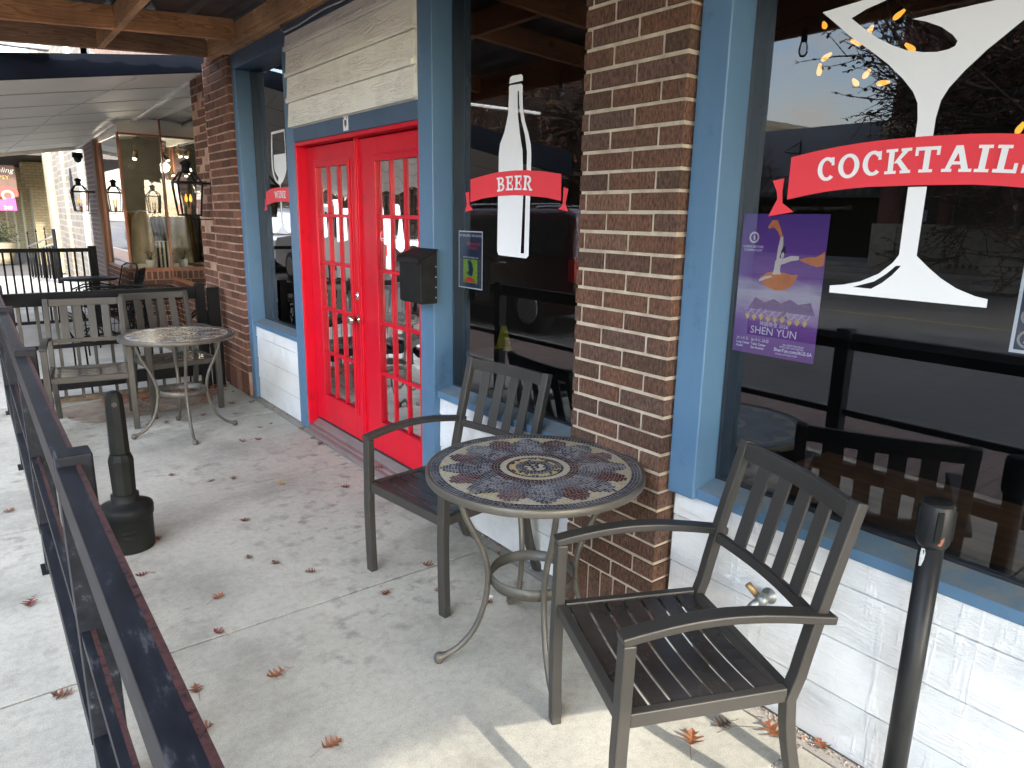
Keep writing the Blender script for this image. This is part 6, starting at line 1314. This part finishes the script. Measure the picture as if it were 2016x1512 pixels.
# unseen tree added behind the camera, crown shaped to shade the outer walk
ev = empty('added_shade_tree', (-3.2, -9, 0), 'unseen leafy tree added behind the viewer to shade the outer walk', 'tree')
t = MB().tube([(-2.9, -9, 0), (-2.8, -9, 1.8), (-2.5, -9.1, 3.6), (-2.3, -9, 6)], [.32, .26, .22, .10], 12)
for k in range(7): a = k*.9; t.tube([(-2.55, -9.05, 3.0+.25*k), (-2.5+1.2*math.cos(a), -9+1.2*math.sin(a), 4.6+.3*k), (-2.4+2.4*math.cos(a), -9+3.0*math.sin(a), 5.8+.35*k)], [.12, .08, .03], 6)
t.build('trunk', MT['twig_bark'], ev); c_ = MB(); rnd = random.Random(3)
n = 0
while n < 15000:
    x = rnd.uniform(-8.5, .75); y = rnd.uniform(-16, -3.4); z = rnd.uniform(2.7, 11)
    e = ((x+3.2)/5.2)**2 + ((y+9.3)/6.6)**2 + ((z-6.6)/4.6)**2
    if e > 1.05+.15*math.sin(3*x+2*y)*math.sin(2.3*z): continue
    if x > .72 - .052*(1.5-y)*1.0 + .18*math.sin(y*2.1)*math.sin(z*1.7): continue
    a = rnd.uniform(0, 6.3); b_ = rnd.uniform(-1, 1); s_ = rnd.uniform(.18, .36); d = Vector((math.cos(a), math.sin(a), b_)).normalized()*s_; f_ = d.cross(Vector((rnd.gauss(0, 1), rnd.gauss(0, 1), rnd.gauss(0, 1)))).normalized()*s_*.6
    p = Vector((x, y, z)); c_.add([p-d, p+f_, p+d, p-f_], [(0, 1, 2, 3)], rnd.random()); n += 1
c_.build('crown', MT['foliage_green'], ev, recalc=False)

# ================================================================== VEHICLES
plain('car_maroon', (.035, .006, .010), (.03, .005, .009), .2, 0, vs=1, bst=0, coat=.6, rv=.03); plain('car_white', (.42, .42, .42), None, .25, vs=1, bst=0, coat=.4, rv=.03); plain('car_silver', (.36, .37, .38), None, .25, .4, vs=1, bst=0, rv=.03)
plain('car_glass', (.02, .022, .024), None, .05, bst=0, rv=0); plain('tail_red', (.35, .01, .01), None, .3, bst=0); plain('tyre', (.015, .015, .015), None, .8)
def vehicle(name, y0, paint, label, kind='suv', X0=-2.62, L=5.0, W=1.95, flip=1):
    """y0 = rear bumper, vehicle points towards +Y, street kerb side face at X0"""
    o = empty(name, (X0-W/2, y0+L/2, -.15), label, 'car' if kind != 'pickup' else 'pickup truck'); zg = -.15; xc = X0-W/2
    def P(u, z): return (y0+u*L, zg+z)
    if kind == 'suv': body = [P(0, .45), P(.0, .95), P(.01, 1.10), P(.78, 1.12), P(.97, 1.0), P(1, .8), P(1, .4), P(.9, .3), P(.1, .3)]; cab = [P(.012, 1.10), P(.045, 1.72), P(.09, 1.80), P(.56, 1.80), P(.63, 1.72), P(.76, 1.12)]
    else: body = [P(0, .5), P(.0, 1.12), P(.37, 1.12), P(.78, 1.14), P(.97, 1.05), P(1, .8), P(1, .45), P(.9, .35), P(.1, .35)]; cab = [P(.37, 1.10), P(.385, 1.80), P(.42, 1.87), P(.62, 1.87), P(.66, 1.8), P(.75, 1.14)]
    t = MB(); t.poly(body, xc-W/2, th=W); t.build('body', MT[paint], o, bevel=.07, seg=3)
    t = MB(); n = len(cab); zc0, zc1 = min(z for _, z in cab), max(z for _, z in cab); vs = []
    for s_ in (-1, 1):
        for y, z in cab: k = (z-zc0)/(zc1-zc0); vs.append((xc+s_*(W/2-.03-.19*k), y, z))
    t.add(vs, [tuple(range(n)), tuple(reversed(range(n, 2*n)))] + [(i, (i+1) % n, (i+1) % n+n, i+n) for i in range(n)]); t.build('cabin', MT[paint], o, bevel=.05, seg=3)
    ys = [y for y, z in cab]; ya, yb_ = min(ys), max(ys); t = MB()
    pil = [(.05, .30), (.33, .60), (.63, .80)] if kind == 'suv' else [(.10, .42), (.46, .80)]
    for s_ in (-1, 1):
        for a, b_ in pil:
            A, B = ya+(yb_-ya)*a, ya+(yb_-ya)*b_; top = zc1-.16
            bt_ = min(B, yb_-(yb_-ya)*.20) if b_ > .7 else B
            q = [(A+(.06 if a < .12 else 0), top), (bt_-(.02 if b_ > .7 else 0), top), (B+(.10 if b_ > .7 else 0), zc0+.07), (A, zc0+.07)]
            vs = []
            for y, z in q: k = (z-zc0)/(zc1-zc0); vs.append((xc+s_*(W/2-.03-.19*k+.012), y, z))
            t.add(vs, [(0, 1, 2, 3)])
    t.build('side_windows', MT['car_glass'], o, recalc=False)
    rk = MB(); 
    for s_ in (-1, 1): rk.tube([(xc+s_*(W/2-.28), ya+.5, zc1+.02), (xc+s_*(W/2-.28), ya+.6, zc1+.06), (xc+s_*(W/2-.28), yb_-1.0, zc1+.06), (xc+s_*(W/2-.28), yb_-.9, zc1+.01)], .016, 6)
    if kind == 'suv': rk.build('roof_rack', MT['chrome'], o)
    for u in (.19, .81):
        for s_ in (-1, 1):
            w = MB(); Mx_ = Matrix.Translation((xc+s_*(W/2-.10), y0+u*L, zg+.38)) @ Matrix.Rotation(R(90*s_), 4, 'Y')
            lathe_dir(w, [(.001, -.13), (.33, -.13), (.38, -.09), (.38, .07), (.34, .115), (.25, .12), (.001, .11)], Mx_, 28); wo_ = w.build('wheel', MT['tyre'], o)
            w = MB(); lathe_dir(w, [(.001, .112), (.23, .118), (.24, .126), (.20, .122), (.06, .128), (.001, .13)], Mx_, 28)
            for k in range(6):
                a = k*math.pi/3; w.add([Mx_ @ Vector(v) for v in ((.05*math.cos(a-.5), .05*math.sin(a-.5), .135), (.05*math.cos(a+.5), .05*math.sin(a+.5), .135), (.22*math.cos(a+.12), .22*math.sin(a+.12), .132), (.22*math.cos(a-.12), .22*math.sin(a-.12), .132))], [(0, 1, 2, 3)])
            w.build('rim', MT['galv'], wo_)
    t = MB(); 
    for s_ in (-1, 1): t.box(xc+s_*(W/2-.09)-.09, xc+s_*(W/2-.09)+.095, y0-.01, y0+.12, zg+.82, zg+1.12)
    t.build('tail_lights', MT['tail_red'], o, bevel=.01); t = MB()
    for u in ((.30, .52) if kind == 'suv' else (.45, .62)): t.tube([(xc+W/2+.025, y0+u*L, zg+1.0), (xc+W/2+.035, y0+u*L+.12, zg+1.0)], .012, 6)
    t.build('door_handles', MT['chrome'], o); t = MB(); t.box(xc+W/2, xc+W/2+.18, y0+L*.66, y0+L*.70, zg+1.12, zg+1.3); t.build('side_mirror', MT[paint], o, bevel=.03)
    return o
vehicle('parked_suv', 7.05, 'car_maroon', 'dark maroon SUV parked at the near kerb, mirrored in the middle window')
vehicle('parked_pickup', 12.9, 'car_white', 'white pickup parked ahead of the maroon SUV', 'pickup', L=5.6)
vehicle('parked_suv', 19.4, 'car_silver', 'silver SUV parked ahead of the white pickup')
vehicle('parked_suv', 25.5, 'car_white', 'white SUV parked level with the clothing shop reflection')
vehicle('parked_suv', 31.5, 'car_white', 'farthest white SUV in the kerbside row', L=4.8)
